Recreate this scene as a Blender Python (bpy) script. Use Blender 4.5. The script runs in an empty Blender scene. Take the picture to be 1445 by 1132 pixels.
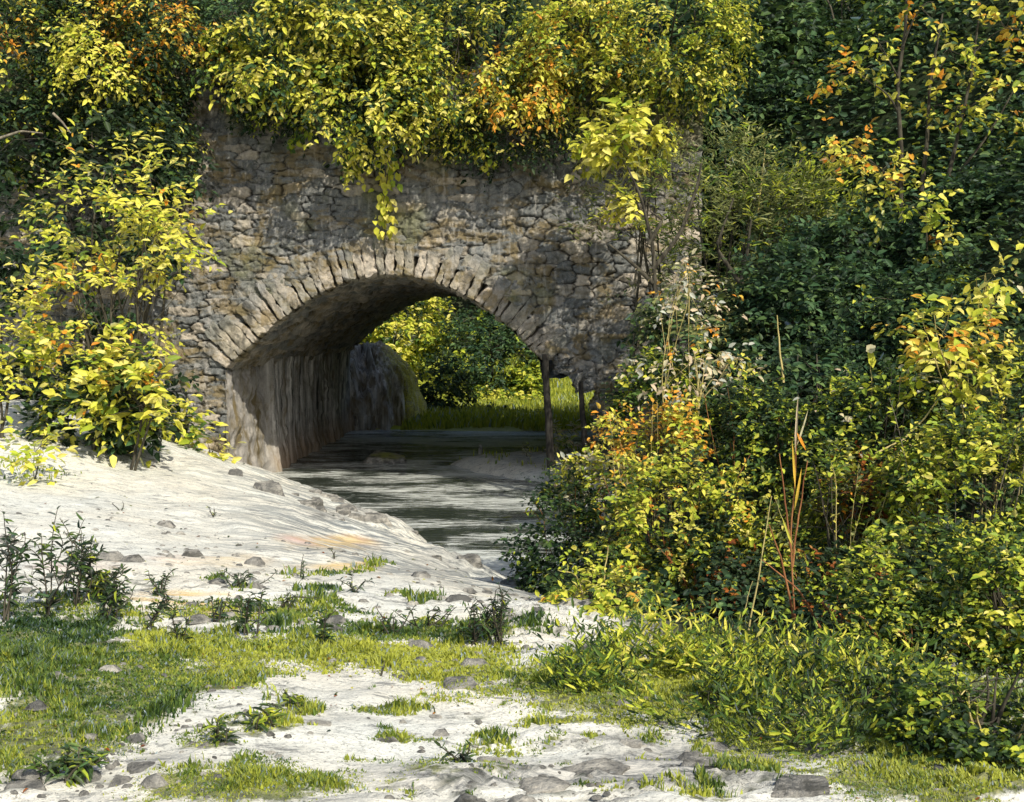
import bpy, math
import numpy as np
from mathutils import Vector

S = bpy.context.scene
COL = S.collection
rad = math.radians
# ------------------------------------------------------------------ camera
F, W, H = 1550.0, 1445.0, 1132.0
EYE = np.array([0.0, 0.0, 3.0]); YAW, PITCH = rad(1.515), rad(3.73)
cam = bpy.data.cameras.new("camera"); co = bpy.data.objects.new("camera", cam); COL.objects.link(co)
co.location = EYE; co.rotation_euler = (math.pi/2 - PITCH, 0, YAW)
cam.sensor_width = 36; cam.lens = 36*F/W; cam.clip_end = 500; cam.clip_start = 0.05
S.camera = co
# ------------------------------------------------------------------ light
SUN = Vector((0.42, -0.60, 0.68)).normalized()
world = bpy.data.worlds.new("World"); S.world = world; world.use_nodes = True
wn = world.node_tree; sky = wn.nodes.new("ShaderNodeTexSky"); sky.sky_type = 'NISHITA'
sky.sun_disc = False; sky.sun_elevation = math.asin(SUN.z); sky.sun_rotation = math.atan2(SUN.x, SUN.y)
sky.dust_density = 2.0; sky.ozone_density = 0.6
bg = wn.nodes["Background"]; bg.inputs[1].default_value = 0.15
wn.links.new(sky.outputs[0], bg.inputs[0])
sl = bpy.data.lights.new("sun", 'SUN'); sl.energy = 4.6; sl.angle = rad(0.5); sl.color = (1.0, 0.93, 0.80)
so = bpy.data.objects.new("sun", sl); COL.objects.link(so)
so.rotation_euler = SUN.to_track_quat('Z', 'Y').to_euler()
S.view_settings.view_transform = 'Standard'; S.view_settings.look = 'None'
S.view_settings.exposure = 0.12; S.view_settings.gamma = 1.0
S.render.engine = 'CYCLES'
S.cycles.max_bounces = 6; S.cycles.diffuse_bounces = 3; S.cycles.glossy_bounces = 3
S.cycles.transmission_bounces = 3; S.cycles.use_denoising = True

# ------------------------------------------------------------------ projection helpers (photo pixels -> world points)
cy_, sy_, cp_, sp_ = math.cos(YAW), math.sin(YAW), math.cos(PITCH), math.sin(PITCH)
FWD = np.array([-sy_*cp_, cy_*cp_, -sp_]); RGT = np.array([cy_, sy_, 0.0]); UP = np.cross(RGT, FWD)
def ray(px, py):
    d = FWD + RGT*((px-W/2)/F) - UP*((py-H/2)/F)
    return d/d[1]
def P(px, py, D): return EYE + ray(px, py)*D
def proj(p):
    q = np.asarray(p) - EYE
    z = np.maximum(q @ FWD, 1e-3)
    return W/2 + F*(q @ RGT)/z, H/2 - F*(q @ UP)/z

# ------------------------------------------------------------------ noise
def _hash(ix, iy, iz, seed):
    h = (ix.astype(np.int64)*374761393 + iy.astype(np.int64)*668265263 + iz.astype(np.int64)*2147483647 + seed*1274126177) & 0xFFFFFFFF
    h = ((h ^ (h >> 13))*1274126177) & 0xFFFFFFFF
    h = ((h ^ (h >> 16))*2246822519) & 0xFFFFFFFF
    return ((h ^ (h >> 15)) & 0xFFFFFF)/float(0xFFFFFF)
def vnoise(x, y, z=None, seed=0):
    x = np.asarray(x, float); y = np.asarray(y, float)
    z = np.zeros_like(x) if z is None else np.asarray(z, float)
    x, y, z = np.broadcast_arrays(x, y, z)
    ix, iy, iz = np.floor(x), np.floor(y), np.floor(z)
    fx, fy, fz = x-ix, y-iy, z-iz
    fx, fy, fz = (t*t*t*(t*(t*6-15)+10) for t in (fx, fy, fz))
    r = 0
    for a in (0, 1):
        for b in (0, 1):
            for c in (0, 1):
                r = r + _hash(ix+a, iy+b, iz+c, seed)*(fx if a else 1-fx)*(fy if b else 1-fy)*(fz if c else 1-fz)
    return r*2-1
def fbm(x, y, z=None, seed=0, o=4):
    r = 0; a = 0.5; s = 1.0
    for i in range(o):
        r = r + a*vnoise(np.asarray(x)*s, np.asarray(y)*s, None if z is None else np.asarray(z)*s, seed+i*17); a *= 0.5; s *= 2.03
    return r
def sstep(a, b, x):
    t = np.clip((np.asarray(x, float)-a)/(b-a), 0, 1); return t*t*(3-2*t)

# ------------------------------------------------------------------ terrain height
SHORE = np.array([(1.5, 10.4), (-0.02, 11.8), (-0.52, 12.9), (-1.6, 15.2), (-3.04, 17.9), (-4.75, 20.4), (-5.9, 21.0), (-5.9, 32.3), (-3.8, 32.5),
                  (0, 32.3), (3.2, 32.0), (4, 30), (3, 27.2), (0.9, 26.5), (-0.8, 25.4), (-2.1, 24.3), (-1.0, 22.4), (0.1, 21.6), (0.4, 20), (0.6, 17), (0.9, 14), (1.6, 12)])
def shore_d(x, y):
    x = np.asarray(x, float); y = np.asarray(y, float)
    d = np.full(x.shape, 1e9); ins = np.zeros(x.shape, bool); n = len(SHORE)
    for i in range(n):
        ax, ay = SHORE[i]; bx, by = SHORE[(i+1) % n]
        ex, ey = bx-ax, by-ay
        t = np.clip(((x-ax)*ex+(y-ay)*ey)/(ex*ex+ey*ey), 0, 1)
        d = np.minimum(d, np.hypot(x-ax-t*ex, y-ay-t*ey))
        c = ((ay > y) != (by > y)) & (x < ex*(y-ay)/(ey if abs(ey) > 1e-9 else 1e-9)+ax)
        ins ^= c
    return np.where(ins, -d, d)
def hbase(x, y):
    x = np.asarray(x, float); y = np.asarray(y, float)
    wx = x + 0.35*vnoise(x*0.9, y*0.9, seed=5); wy = y + 0.35*vnoise(x*0.9, y*0.9, seed=6)
    d = shore_d(wx, wy)
    near = 1.5*(1-np.exp(-np.maximum(d, 0)/3.0)); far = 0.14*(1-np.exp(-np.maximum(d, 0)/0.6))
    bar = 0.20*(1-np.exp(-np.maximum(d, 0)/0.3))+0.04*np.maximum(d, 0)
    k = sstep(26, 33, y); z = near*(1-k)+far*k
    kb = sstep(18.5, 20.5, y)*(1-sstep(31, 34, y))*(x > -4)*(1-sstep(1.3, 3.0, x)); z = z*(1-kb)+bar*kb
    z = z + np.maximum(np.minimum(d, 0)*0.5, -0.6)
    out = d > 0
    z = z + out*(0.45*np.exp(-((x+8.6)/2.6)**2-((y-19.5)/3.0)**2)+0.5*np.exp(-((x+8.0)/2.6)**2-((y-16.5)/2.6)**2))
    z = z + out*np.clip(x-1.9, 0, 9)*0.85*sstep(7.5, 14, y)*(1-sstep(22, 33, y)*0.95)
    z = z + out*sstep(17.5, 21, y)*(1-sstep(31, 35, y))*sstep(2.0, 4.6, x)*3.4
    z = z + out*np.clip(-x-9.5, 0, 6)*0.25*sstep(10, 18, y)
    z = z + sstep(58, 92, y)*46 + sstep(41, 54, y)*1.6 + sstep(33, 60, y)*np.clip(np.abs(x+1)-9, 0, 40)*0.35
    return z
def ledges(x, y):
    """limestone ledges breaking the foreground sand"""
    xr = x*0.94+y*0.34; yr = y*0.94-x*0.34
    t = fbm(xr*0.6, yr*3.0, seed=31, o=4)*5.0
    fr = t-np.floor(t); st = sstep(0.0, 0.12, fr)-fr
    m = sstep(-0.35, 0.1, vnoise(x*0.8, y*1.1, seed=44)+0.35*vnoise(x*3, y*4, seed=45))
    return st*m, m, (1-sstep(0.05, 0.22, fr))*sstep(0.15, 0.5, m)
def hfull(x, y):
    z = hbase(x, y); d = shore_d(x, y)
    out = sstep(-0.3, 0.6, d)
    z = z + out*(0.05*fbm(x*1.1, y*1.1, seed=3)+0.02*fbm(x*5, y*5, seed=9))
    st, m, _c = ledges(x, y)
    nr = 1-sstep(7.0, 9.5, y)
    rightn = sstep(-1.8, 0.2, x)
    z = z + nr*out*(0.035+0.03*rightn)*st
    # downslope rills on the sand slope
    u = (x*0.89+y*0.45); v = (-x*0.45+y*0.89)
    sl_ = sstep(8, 10, y)*(1-sstep(20, 22, y))*(x < 1)
    z = z + sl_*out*0.035*fbm(u*2.6, v*0.7, seed=61)
    ed = np.exp(-(np.maximum(d, 0)/0.8)**2)*(x < 0.5)*(y < 21)*(y > 10)
    z = z + ed*out*(0.20*np.abs(fbm(x*3.2, y*2.2, seed=77))+0.05*fbm(x*9, y*7, seed=79))
    return z
def G(px, py, near=2.0, far=60.0):
    r = ray(px, py); ts = np.concatenate([np.arange(near, 25, 0.04), np.arange(25, far, 0.2)])
    pts = EYE + ts[:, None]*r; h = hbase(pts[:, 0], pts[:, 1]); b = np.where(pts[:, 2] < h)[0]
    i = b[0] if len(b) else len(ts)-1
    p = pts[i].copy(); p[2] = float(hfull(p[0:1], p[1:2])[0]); return p

# ------------------------------------------------------------------ mesh building
def mesh(name, V, faces, mat=None, parent=None, col=None, smooth=False, loc=None):
    """faces: array (n,k) or list of such arrays"""
    if not isinstance(faces, list): faces = [faces]
    me = bpy.data.meshes.new(name)
    V = np.ascontiguousarray(V, dtype=np.float32)
    me.vertices.add(len(V)); me.vertices.foreach_set('co', V.ravel())
    idx = np.concatenate([f.ravel() for f in faces]).astype(np.int32)
    tot = np.concatenate([np.full(len(f), f.shape[1]) for f in faces]).astype(np.int32)
    st = np.concatenate([[0], np.cumsum(tot)[:-1]]).astype(np.int32)
    me.loops.add(len(idx)); me.loops.foreach_set('vertex_index', idx)
    me.polygons.add(len(tot)); me.polygons.foreach_set('loop_start', st); me.polygons.foreach_set('loop_total', tot)
    if smooth: me.polygons.foreach_set('use_smooth', np.ones(len(tot), bool))
    me.update(calc_edges=True); me.validate()
    if col is not None:
        a = me.color_attributes.new('tint', 'FLOAT_COLOR', 'POINT')
        c = np.ones((len(V), 4), np.float32); c[:, :col.shape[1]] = col; a.data.foreach_set('color', c.ravel())
    if mat: me.materials.append(mat)
    o = bpy.data.objects.new(name, me); COL.objects.link(o)
    if parent: o.parent = parent
    if loc is not None: o.location = loc
    return o
def grid_faces(nu, nv, mask=None):
    i = np.arange(nu-1)[:, None]*nv+np.arange(nv-1)[None, :]
    f = np.stack([i, i+nv, i+nv+1, i+1], -1)
    return f[mask] if mask is not None else f.reshape(-1, 4)
def compact(V, f, col=None):
    u, inv = np.unique(f.ravel(), return_inverse=True)
    return V[u], inv.reshape(f.shape), (None if col is None else col[u])
def empty(name, loc, label=None, cat=None, group=None):
    o = bpy.data.objects.new(name, None); COL.objects.link(o); o.location = loc; o.empty_display_size = 0.2
    if label: tag(o, label, cat, group)
    return o
def tag(o, label=None, cat=None, group=None, kind=None):
    if label: o['label'] = label
    if cat: o['category'] = cat
    if group: o['group'] = group
    if kind: o['kind'] = kind
    return o
class Acc:
    def __init__(s): s.V = []; s.f = {}; s.C = []; s.n = 0
    def add(s, V, f, c=None):
        V = np.asarray(V, float).reshape(-1, 3)
        fs = f if isinstance(f, list) else [f]
        for a in fs: s.f.setdefault(a.shape[1], []).append(a+s.n)
        s.V.append(V); s.n += len(V)
        s.C.append(np.ones((len(V), 3))*0.5 if c is None else np.broadcast_to(np.asarray(c, float), (len(V), 3)))
    def build(s, name, mat, parent=None, smooth=False, loc=(0, 0, 0)):
        V = np.concatenate(s.V)-np.array(loc)
        return mesh(name, V, [np.concatenate(a) for a in s.f.values()], mat, parent, np.concatenate(s.C), smooth, loc if parent is None else None)
def tube(pts, radii, k=7):
    pts = np.asarray(pts, float); radii = np.broadcast_to(np.asarray(radii, float), (len(pts),))
    t = np.gradient(pts, axis=0); t /= np.linalg.norm(t, axis=1)[:, None]+1e-9
    ref = np.array([0.0, 0, 1]) if abs(t[0][2]) < 0.9 else np.array([1.0, 0, 0])
    V = []
    for i in range(len(pts)):
        a = np.cross(t[i], ref); a /= np.linalg.norm(a)+1e-9; b = np.cross(t[i], a); ref = b if False else ref
        th = np.arange(k)*2*np.pi/k
        V.append(pts[i]+radii[i]*(np.cos(th)[:, None]*a+np.sin(th)[:, None]*b))
    V = np.concatenate(V); f = []
    for i in range(len(pts)-1):
        for j in range(k):
            f.append((i*k+j, i*k+(j+1) % k, (i+1)*k+(j+1) % k, (i+1)*k+j))
    return V, np.array(f)

# ------------------------------------------------------------------ materials
class NT:
    def __init__(s, name):
        s.m = bpy.data.materials.new(name); s.m.use_nodes = True; s.t = s.m.node_tree
        s.b = s.t.nodes['Principled BSDF']; s.out = s.t.nodes['Material Output']
    def n(s, typ, **kw):
        x = s.t.nodes.new(typ)
        for k, v in kw.items():
            if k.startswith('i_'): x.inputs[k[2:].replace('_', ' ')].default_value = v
            else: setattr(x, k, v)
        return x
    def l(s, a, b): s.t.links.new(a, b)
    def coord(s, sc=(1, 1, 1)):
        g = s.n('ShaderNodeNewGeometry'); mp = s.n('ShaderNodeMapping'); mp.inputs['Scale'].default_value = sc
        s.l(g.outputs['Position'], mp.inputs[0]); return mp.outputs[0]
    def noise(s, v, scale, detail=5, rough=0.6, dist=0.0):
        x = s.n('ShaderNodeTexNoise'); x.inputs['Scale'].default_value = scale; x.inputs['Detail'].default_value = detail
        x.inputs['Roughness'].default_value = rough; x.inputs['Distortion'].default_value = dist
        if v is not None: s.l(v, x.inputs['Vector'])
        return x.outputs['Fac']
    def ramp(s, f, stops):
        r = s.n('ShaderNodeValToRGB'); e = r.color_ramp.elements
        while len(e) < len(stops): e.new(0.5)
        for q, (p, c) in zip(e, stops):
            q.position = p; q.color = (c, c, c, 1) if isinstance(c, (int, float)) else (*c, 1)
        s.l(f, r.inputs[0]); return r.outputs[0]
    def mix(s, f, a, b, mode='MIX'):
        x = s.n('ShaderNodeMix', data_type='RGBA', blend_type=mode)
        for v, i in ((f, 0), (a, 6), (b, 7)):
            if hasattr(v, 'links'): s.l(v, x.inputs[i])
            elif isinstance(v, (int, float)): x.inputs[i].default_value = v
            else: x.inputs[i].default_value = (*v, 1)
        return x.outputs[2]
    def math(s, op, a, b=0.0):
        x = s.n('ShaderNodeMath', operation=op)
        for v, i in ((a, 0), (b, 1)):
            if hasattr(v, 'links'): s.l(v, x.inputs[i])
            else: x.inputs[i].default_value = v
        return x.outputs[0]
    def attr(s):
        a = s.n('ShaderNodeAttribute', attribute_name='tint'); sp = s.n('ShaderNodeSeparateColor')
        s.l(a.outputs['Color'], sp.inputs[0]); return a.outputs['Color'], sp.outputs
    def bump(s, h, st=0.5, d=0.02):
        b = s.n('ShaderNodeBump'); b.inputs['Strength'].default_value = st; b.inputs['Distance'].default_value = d
        s.l(h, b.inputs['Height']); s.l(b.outputs[0], s.b.inputs['Normal'])
    def fin(s, col, rough=0.9, spec=0.2):
        if hasattr(col, 'links'): s.l(col, s.b.inputs['Base Color'])
        else: s.b.inputs['Base Color'].default_value = (*col, 1)
        s.b.inputs['Roughness'].default_value = rough; s.b.inputs['Specular IOR Level'].default_value = spec
        return s.m

def m_leaf():
    n = NT('leaf'); c, _ = n.attr()
    v = n.noise(n.coord(), 9.0, 2); c2 = n.mix(n.ramp(v, [(0.3, 0.0), (0.7, 1.0)]), n.mix(1.0, c, (0.72, 0.78, 0.8), 'MULTIPLY'), c)
    c2 = n.mix(n.ramp(n.noise(n.coord(), 38, 3, 0.6), [(0.62, 0.0), (0.68, 0.55)]), c2, n.mix(1.0, c2, (0.45, 0.30, 0.25), 'MULTIPLY'))
    d = n.n('ShaderNodeBsdfDiffuse'); t = n.n('ShaderNodeBsdfTranslucent'); mx = n.n('ShaderNodeMixShader'); mx.inputs[0].default_value = 0.36
    n.l(c2, d.inputs[0]); n.l(n.mix(1.0, c2, (1.0, 1.0, 0.55), 'MULTIPLY'), t.inputs[0]); n.l(d.outputs[0], mx.inputs[1]); n.l(t.outputs[0], mx.inputs[2])
    g = n.n('ShaderNodeBsdfGlossy'); g.inputs['Roughness'].default_value = 0.45; g.inputs[0].default_value = (0.9, 0.95, 1, 1)
    m2 = n.n('ShaderNodeMixShader'); fr = n.n('ShaderNodeFresnel'); fr.inputs[0].default_value = 1.35
    n.l(n.math('MULTIPLY', fr.outputs[0], 0.35), m2.inputs[0]); n.l(mx.outputs[0], m2.inputs[1]); n.l(g.outputs[0], m2.inputs[2])
    n.l(m2.outputs[0], n.out.inputs[0]); return n.m
def m_bark(name='bark', a=(0.025, 0.022, 0.016), b=(0.11, 0.10, 0.07)):
    n = NT(name); v = n.noise(n.coord((1, 1, 0.25)), 22, 6)
    n.bump(v, 0.8, 0.01); return n.fin(n.mix(n.ramp(v, [(0.35, 0.0), (0.7, 1.0)]), a, b))
def m_stone(name='masonry', warm=True, lichen=True):
    n = NT(name); c, sp = n.attr(); co_ = n.coord()
    base = n.ramp(sp[0], [(0.0, (0.12, 0.128, 0.125)), (0.25, (0.24, 0.25, 0.24)), (0.5, (0.17, 0.18, 0.175)), (0.72, (0.28, 0.28, 0.26)), (0.9, (0.44, 0.395, 0.32)), (1.0, (0.62, 0.54, 0.43))])
    f1 = n.noise(co_, 11, 8, 0.7, 0.4)
    base = n.mix(n.ramp(f1, [(0.32, 0.0), (0.62, 1.0)]), n.mix(1.0, base, (0.52, 0.54, 0.55), 'MULTIPLY'), base)
    f2 = n.noise(co_, 45, 4, 0.6)
    base = n.mix(n.ramp(f2, [(0.55, 0.0), (0.7, 0.55)]), base, (0.42, 0.38, 0.33))
    # ochre moss and pale lime streaks
    st = n.noise(n.coord((0.9, 0.9, 1.8)), 1.6, 7, 0.66, 0.6)
    base = n.mix(n.ramp(st, [(0.50, 0.0), (0.59, 0.7)]), base, (0.21, 0.155, 0.06))
    sv = n.noise(n.coord((6, 6, 0.5)), 1.4, 6, 0.6)
    base = n.mix(n.ramp(sv, [(0.53, 0.0), (0.68, 0.6)]), base, (0.46, 0.44, 0.40))
    base = n.mix(n.math('MULTIPLY', sp[1], 0.95), base, (0.02, 0.018, 0.014))   # near-black colour in the joints
    base = n.mix(sp[2], base, (0.16, 0.16, 0.035))
    dk = n.noise(n.coord((1.5, 1.5, 0.8)), 2.3, 8, 0.7, 0.5)
    base = n.mix(n.ramp(dk, [(0.54, 0.0), (0.66, 0.7)]), base, (0.06, 0.06, 0.052))
    n.bump(n.math('ADD', n.noise(co_, 30, 8, 0.7), n.math('MULTIPLY', f1, 0.8)), 1.0, 0.03)
    return n.fin(base, 0.92, 0.15)
def m_flow():
    n = NT('flowstone'); c, sp = n.attr()
    v = n.noise(n.coord((5.5, 5.5, 0.22)), 1.6, 7, 0.65, 0.3); w = n.noise(n.coord((2, 2, 1.0)), 1.3, 6, 0.6, 0.5)
    base = n.ramp(v, [(0.36, (0.05, 0.05, 0.045)), (0.43, (0.28, 0.275, 0.25)), (0.52, (0.46, 0.44, 0.40)), (0.6, (0.78, 0.76, 0.70))])
    base = n.mix(n.ramp(w, [(0.5, 0.0), (0.65, 0.7)]), base, (0.17, 0.125, 0.06))
    pl = n.mix(n.ramp(w, [(0.47, 0.0), (0.6, 0.9)]), n.mix(n.ramp(n.noise(n.coord(), 8, 8, 0.7), [(0.3, 0.0), (0.7, 1.0)]), (0.26, 0.25, 0.23), (0.50, 0.47, 0.42)), (0.17, 0.13, 0.05))
    base = n.mix(sp[0], base, pl)
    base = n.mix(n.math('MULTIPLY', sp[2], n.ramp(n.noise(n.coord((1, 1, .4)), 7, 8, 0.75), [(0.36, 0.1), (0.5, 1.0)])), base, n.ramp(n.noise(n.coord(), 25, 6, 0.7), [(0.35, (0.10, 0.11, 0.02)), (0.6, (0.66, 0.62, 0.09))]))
    base = n.mix(sp[1], base, (0.36, 0.25, 0.15))
    n.bump(n.math('ADD', v, n.noise(n.coord(), 30, 6, 0.7)), 0.9, 0.03)
    return n.fin(base, 0.8, 0.3)
def m_ground():
    n = NT('ground'); c, sp = n.attr(); co_ = n.coord()
    big = n.noise(co_, 0.7, 4); fine = n.noise(co_, 26, 8, 0.7); mid = n.noise(co_, 5, 7, 0.65, 0.3)
    base = n.mix(n.ramp(big, [(0.35, 0.0), (0.65, 1.0)]), (0.74, 0.75, 0.68), (0.77, 0.735, 0.62))
    base = n.mix(n.ramp(mid, [(0.5, 0.0), (0.7, 0.45)]), base, (0.5, 0.52, 0.49))
    base = n.mix(n.ramp(fine, [(0.55, 0.0), (0.68, 0.75)]), base, (0.26, 0.26, 0.24))
    stn = n.noise(n.coord((1.2, 3.2, 2)), 3.4, 10, 0.78, 0.6)
    base = n.mix(n.ramp(stn, [(0.54, 0.0), (0.6, 0.8)]), base, (0.20, 0.205, 0.195))
    sp3 = n.noise(n.coord((1, 1.8, 1)), 60, 3, 0.6)
    base = n.mix(n.ramp(sp3, [(0.6, 0.0), (0.66, 0.8)]), base, (0.10, 0.095, 0.08))
    # rills run down the slope
    mp = n.n('ShaderNodeMapping'); mp.inputs['Rotation'].default_value = (0, 0, rad(28)); mp.inputs['Scale'].default_value = (0.9, 5.5, 1)
    g = n.n('ShaderNodeNewGeometry'); n.l(g.outputs['Position'], mp.inputs[0])
    rl = n.noise(mp.outputs[0], 1.7, 9, 0.72, 0.3)
    base = n.mix(n.math('MULTIPLY', n.ramp(rl, [(0.44, 0.0), (0.56, 1.0)]), sp[1]), base, (0.20, 0.22, 0.22))
    # ochre and pink earth
    base = n.mix(n.math('MULTIPLY', n.ramp(n.noise(mp.outputs[0], 0.9, 6, 0.65), [(0.38, 0.0), (0.52, 0.85)]), sp[2]), base, n.mix(n.ramp(big, [(0.42, 0.0), (0.55, 1.0)]), (0.72, 0.45, 0.36), (0.68, 0.46, 0.14)))
    a = n.n('ShaderNodeAttribute', attribute_name='tint2'); s2 = n.n('ShaderNodeSeparateColor'); n.l(a.outputs['Color'], s2.inputs[0])
    rock = n.ramp(n.noise(n.coord((1, 2.6, 2)), 4.0, 10, 0.8, 0.7), [(0.38, (0.05, 0.05, 0.045)), (0.47, (0.24, 0.245, 0.23)), (0.53, (0.5, 0.49, 0.44)), (0.62, (0.72, 0.69, 0.6))])
    base = n.mix(s2.outputs[0], base, rock)
    soil = n.ramp(n.noise(co_, 13, 8, 0.75), [(0.36, (0.025, 0.035, 0.012)), (0.5, (0.11, 0.13, 0.03)), (0.64, (0.34, 0.34, 0.12))])
    gm = n.math('ADD', sp[0], n.math('MULTIPLY', n.math('SUBTRACT', n.math('MULTIPLY', n.math('ADD', mid, n.noise(co_, 17, 6, 0.75)), 0.5), 0.5), 2.6))
    base = n.mix(n.math('MULTIPLY', n.ramp(gm, [(0.45, 0.0), (0.75, 0.9)]), n.ramp(sp[0], [(0.02, 0.0), (0.2, 1.0)])), base, soil)
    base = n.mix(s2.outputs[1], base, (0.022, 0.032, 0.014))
    base = n.mix(s2.outputs[2], base, (0.36, 0.40, 0.05))
    n.bump(n.math('ADD', fine, n.math('MULTIPLY', mid, 1.5)), 0.7, 0.025)
    return n.fin(base, 0.95, 0.1)
def m_water():
    n = NT('water'); c, sp = n.attr()
    a = n.noise(n.coord((0.8, 2.3, 1)), 2.0, 6, 0.6, 0.8); b = n.noise(n.coord((1.4, 4.0, 1)), 5.0, 4, 0.6, 0.4)
    n.bump(n.math('ADD', n.math('MULTIPLY', a, 1.8), n.math('MULTIPLY', b, 0.5)), 0.8, 0.12)
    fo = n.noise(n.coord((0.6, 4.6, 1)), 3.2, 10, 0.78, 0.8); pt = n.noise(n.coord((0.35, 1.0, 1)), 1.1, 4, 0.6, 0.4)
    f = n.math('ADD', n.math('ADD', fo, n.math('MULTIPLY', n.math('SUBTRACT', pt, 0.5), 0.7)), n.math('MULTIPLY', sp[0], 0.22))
    base = n.mix(n.ramp(f, [(0.49, 0.0), (0.60, 0.9)]), (0.028, 0.036, 0.028), (0.72, 0.76, 0.72))  # pale streaks imitate sky reflections in the base colour
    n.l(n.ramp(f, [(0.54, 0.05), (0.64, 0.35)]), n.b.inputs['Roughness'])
    n.l(base, n.b.inputs['Base Color']); n.b.inputs['Specular IOR Level'].default_value = 0.8; n.b.inputs['IOR'].default_value = 1.33
    return n.m
LEAF = m_leaf(); BARK = m_bark(); PALEBARK = m_bark('pale_bark', (0.10, 0.085, 0.06), (0.30, 0.27, 0.20)); REDSTEM = m_bark('red_stem', (0.16, 0.055, 0.025), (0.42, 0.20, 0.08))
STRAW = m_bark('straw_stem', (0.4, 0.33, 0.12), (0.6, 0.5, 0.22)); TIMBER = m_bark('old_timber', (0.012, 0.011, 0.01), (0.06, 0.055, 0.045))
STONE = m_stone(); FLOW = m_flow(); GROUND = m_ground(); WATER = m_water()

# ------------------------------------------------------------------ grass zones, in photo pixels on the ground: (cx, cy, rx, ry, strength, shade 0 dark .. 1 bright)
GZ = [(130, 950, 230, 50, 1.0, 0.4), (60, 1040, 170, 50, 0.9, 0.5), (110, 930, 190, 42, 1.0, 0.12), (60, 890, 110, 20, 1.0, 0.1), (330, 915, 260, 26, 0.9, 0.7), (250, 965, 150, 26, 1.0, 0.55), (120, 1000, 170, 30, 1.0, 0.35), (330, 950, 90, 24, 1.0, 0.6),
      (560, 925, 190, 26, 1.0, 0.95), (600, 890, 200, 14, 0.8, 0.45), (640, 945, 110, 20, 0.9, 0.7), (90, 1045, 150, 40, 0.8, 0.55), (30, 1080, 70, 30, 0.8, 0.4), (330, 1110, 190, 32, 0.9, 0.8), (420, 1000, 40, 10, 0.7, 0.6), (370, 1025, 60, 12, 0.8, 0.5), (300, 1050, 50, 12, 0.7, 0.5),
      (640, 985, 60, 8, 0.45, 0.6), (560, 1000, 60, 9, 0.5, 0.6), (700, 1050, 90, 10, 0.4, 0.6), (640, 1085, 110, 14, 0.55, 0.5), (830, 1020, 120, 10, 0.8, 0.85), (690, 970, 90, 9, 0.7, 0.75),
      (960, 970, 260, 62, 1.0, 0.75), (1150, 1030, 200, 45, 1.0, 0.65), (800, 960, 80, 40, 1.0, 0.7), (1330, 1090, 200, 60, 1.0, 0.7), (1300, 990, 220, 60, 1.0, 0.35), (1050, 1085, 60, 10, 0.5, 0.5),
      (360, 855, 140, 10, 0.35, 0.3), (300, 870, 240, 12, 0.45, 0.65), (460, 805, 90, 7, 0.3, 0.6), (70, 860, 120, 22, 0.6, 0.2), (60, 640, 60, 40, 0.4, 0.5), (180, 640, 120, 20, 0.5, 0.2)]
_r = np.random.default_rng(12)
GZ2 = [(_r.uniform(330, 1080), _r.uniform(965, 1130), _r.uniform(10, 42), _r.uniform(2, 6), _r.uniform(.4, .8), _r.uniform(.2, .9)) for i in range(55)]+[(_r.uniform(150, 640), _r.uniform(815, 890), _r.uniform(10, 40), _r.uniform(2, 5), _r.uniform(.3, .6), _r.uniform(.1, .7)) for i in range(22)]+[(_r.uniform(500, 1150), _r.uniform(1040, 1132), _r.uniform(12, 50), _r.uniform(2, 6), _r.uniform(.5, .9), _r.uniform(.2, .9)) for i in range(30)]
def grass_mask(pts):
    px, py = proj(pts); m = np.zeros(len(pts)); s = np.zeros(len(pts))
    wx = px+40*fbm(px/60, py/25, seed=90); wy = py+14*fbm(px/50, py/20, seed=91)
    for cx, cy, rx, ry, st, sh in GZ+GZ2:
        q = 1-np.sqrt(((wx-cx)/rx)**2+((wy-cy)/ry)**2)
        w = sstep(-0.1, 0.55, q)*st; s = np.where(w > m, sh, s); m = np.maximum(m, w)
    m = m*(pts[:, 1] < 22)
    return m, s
# ------------------------------------------------------------------ ground sheet
def spaced(a, b, step_fn):
    r = [a]
    while r[-1] < b: r.append(r[-1]+step_fn(r[-1]))
    return np.array(r)
gx = np.concatenate([-np.array([160, 120, 90, 70, 55, 45, 36, 30, 25, 21, 18, 16, 14.5, 13.2, 12.2]), np.arange(-11.5, 6.0, 0.055), np.array([6.3, 7, 8, 9.5, 11, 13, 16, 20, 26, 34, 45, 60, 90, 160])])
gy = np.concatenate([np.array([-160, -80, -40, -20, -10, -5, -2, 0, 1.2]), spaced(2.0, 24, lambda y: max(0.02, 0.0055*y)), spaced(24.3, 36, lambda y: 0.2), spaced(36.5, 95, lambda y: 1.2), np.array([110, 130, 160, 220])])
XX, YY = np.meshgrid(gx, gy, indexing='ij'); x, y = XX.ravel(), YY.ravel()
gz = hfull(x, y); GV = np.stack([x, y, gz], -1)
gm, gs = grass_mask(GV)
gpx, gpy = proj(GV); infront = (y > 2)
st, lm, crack = ledges(x, y); d = shore_d(x, y)
rill = (sstep(8.0, 10, y)*(1-sstep(20, 22, y))*(x < 1.5)*sstep(7.0, 1.5, d))*(0.45+0.55*sstep(260, 460, gpx))
def blobs(l):
    r = np.zeros(len(x)); wx = gpx+30*fbm(gpx/50, gpy/20, seed=70); wy = gpy+8*fbm(gpx/50, gpy/15, seed=71)
    for cx, cy, rx, ry, s in l: r = np.maximum(r, s*sstep(0, 0.6, 1-np.sqrt(((wx-cx)/rx)**2+((wy-cy)/ry)**2)))
    return r*infront
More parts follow.
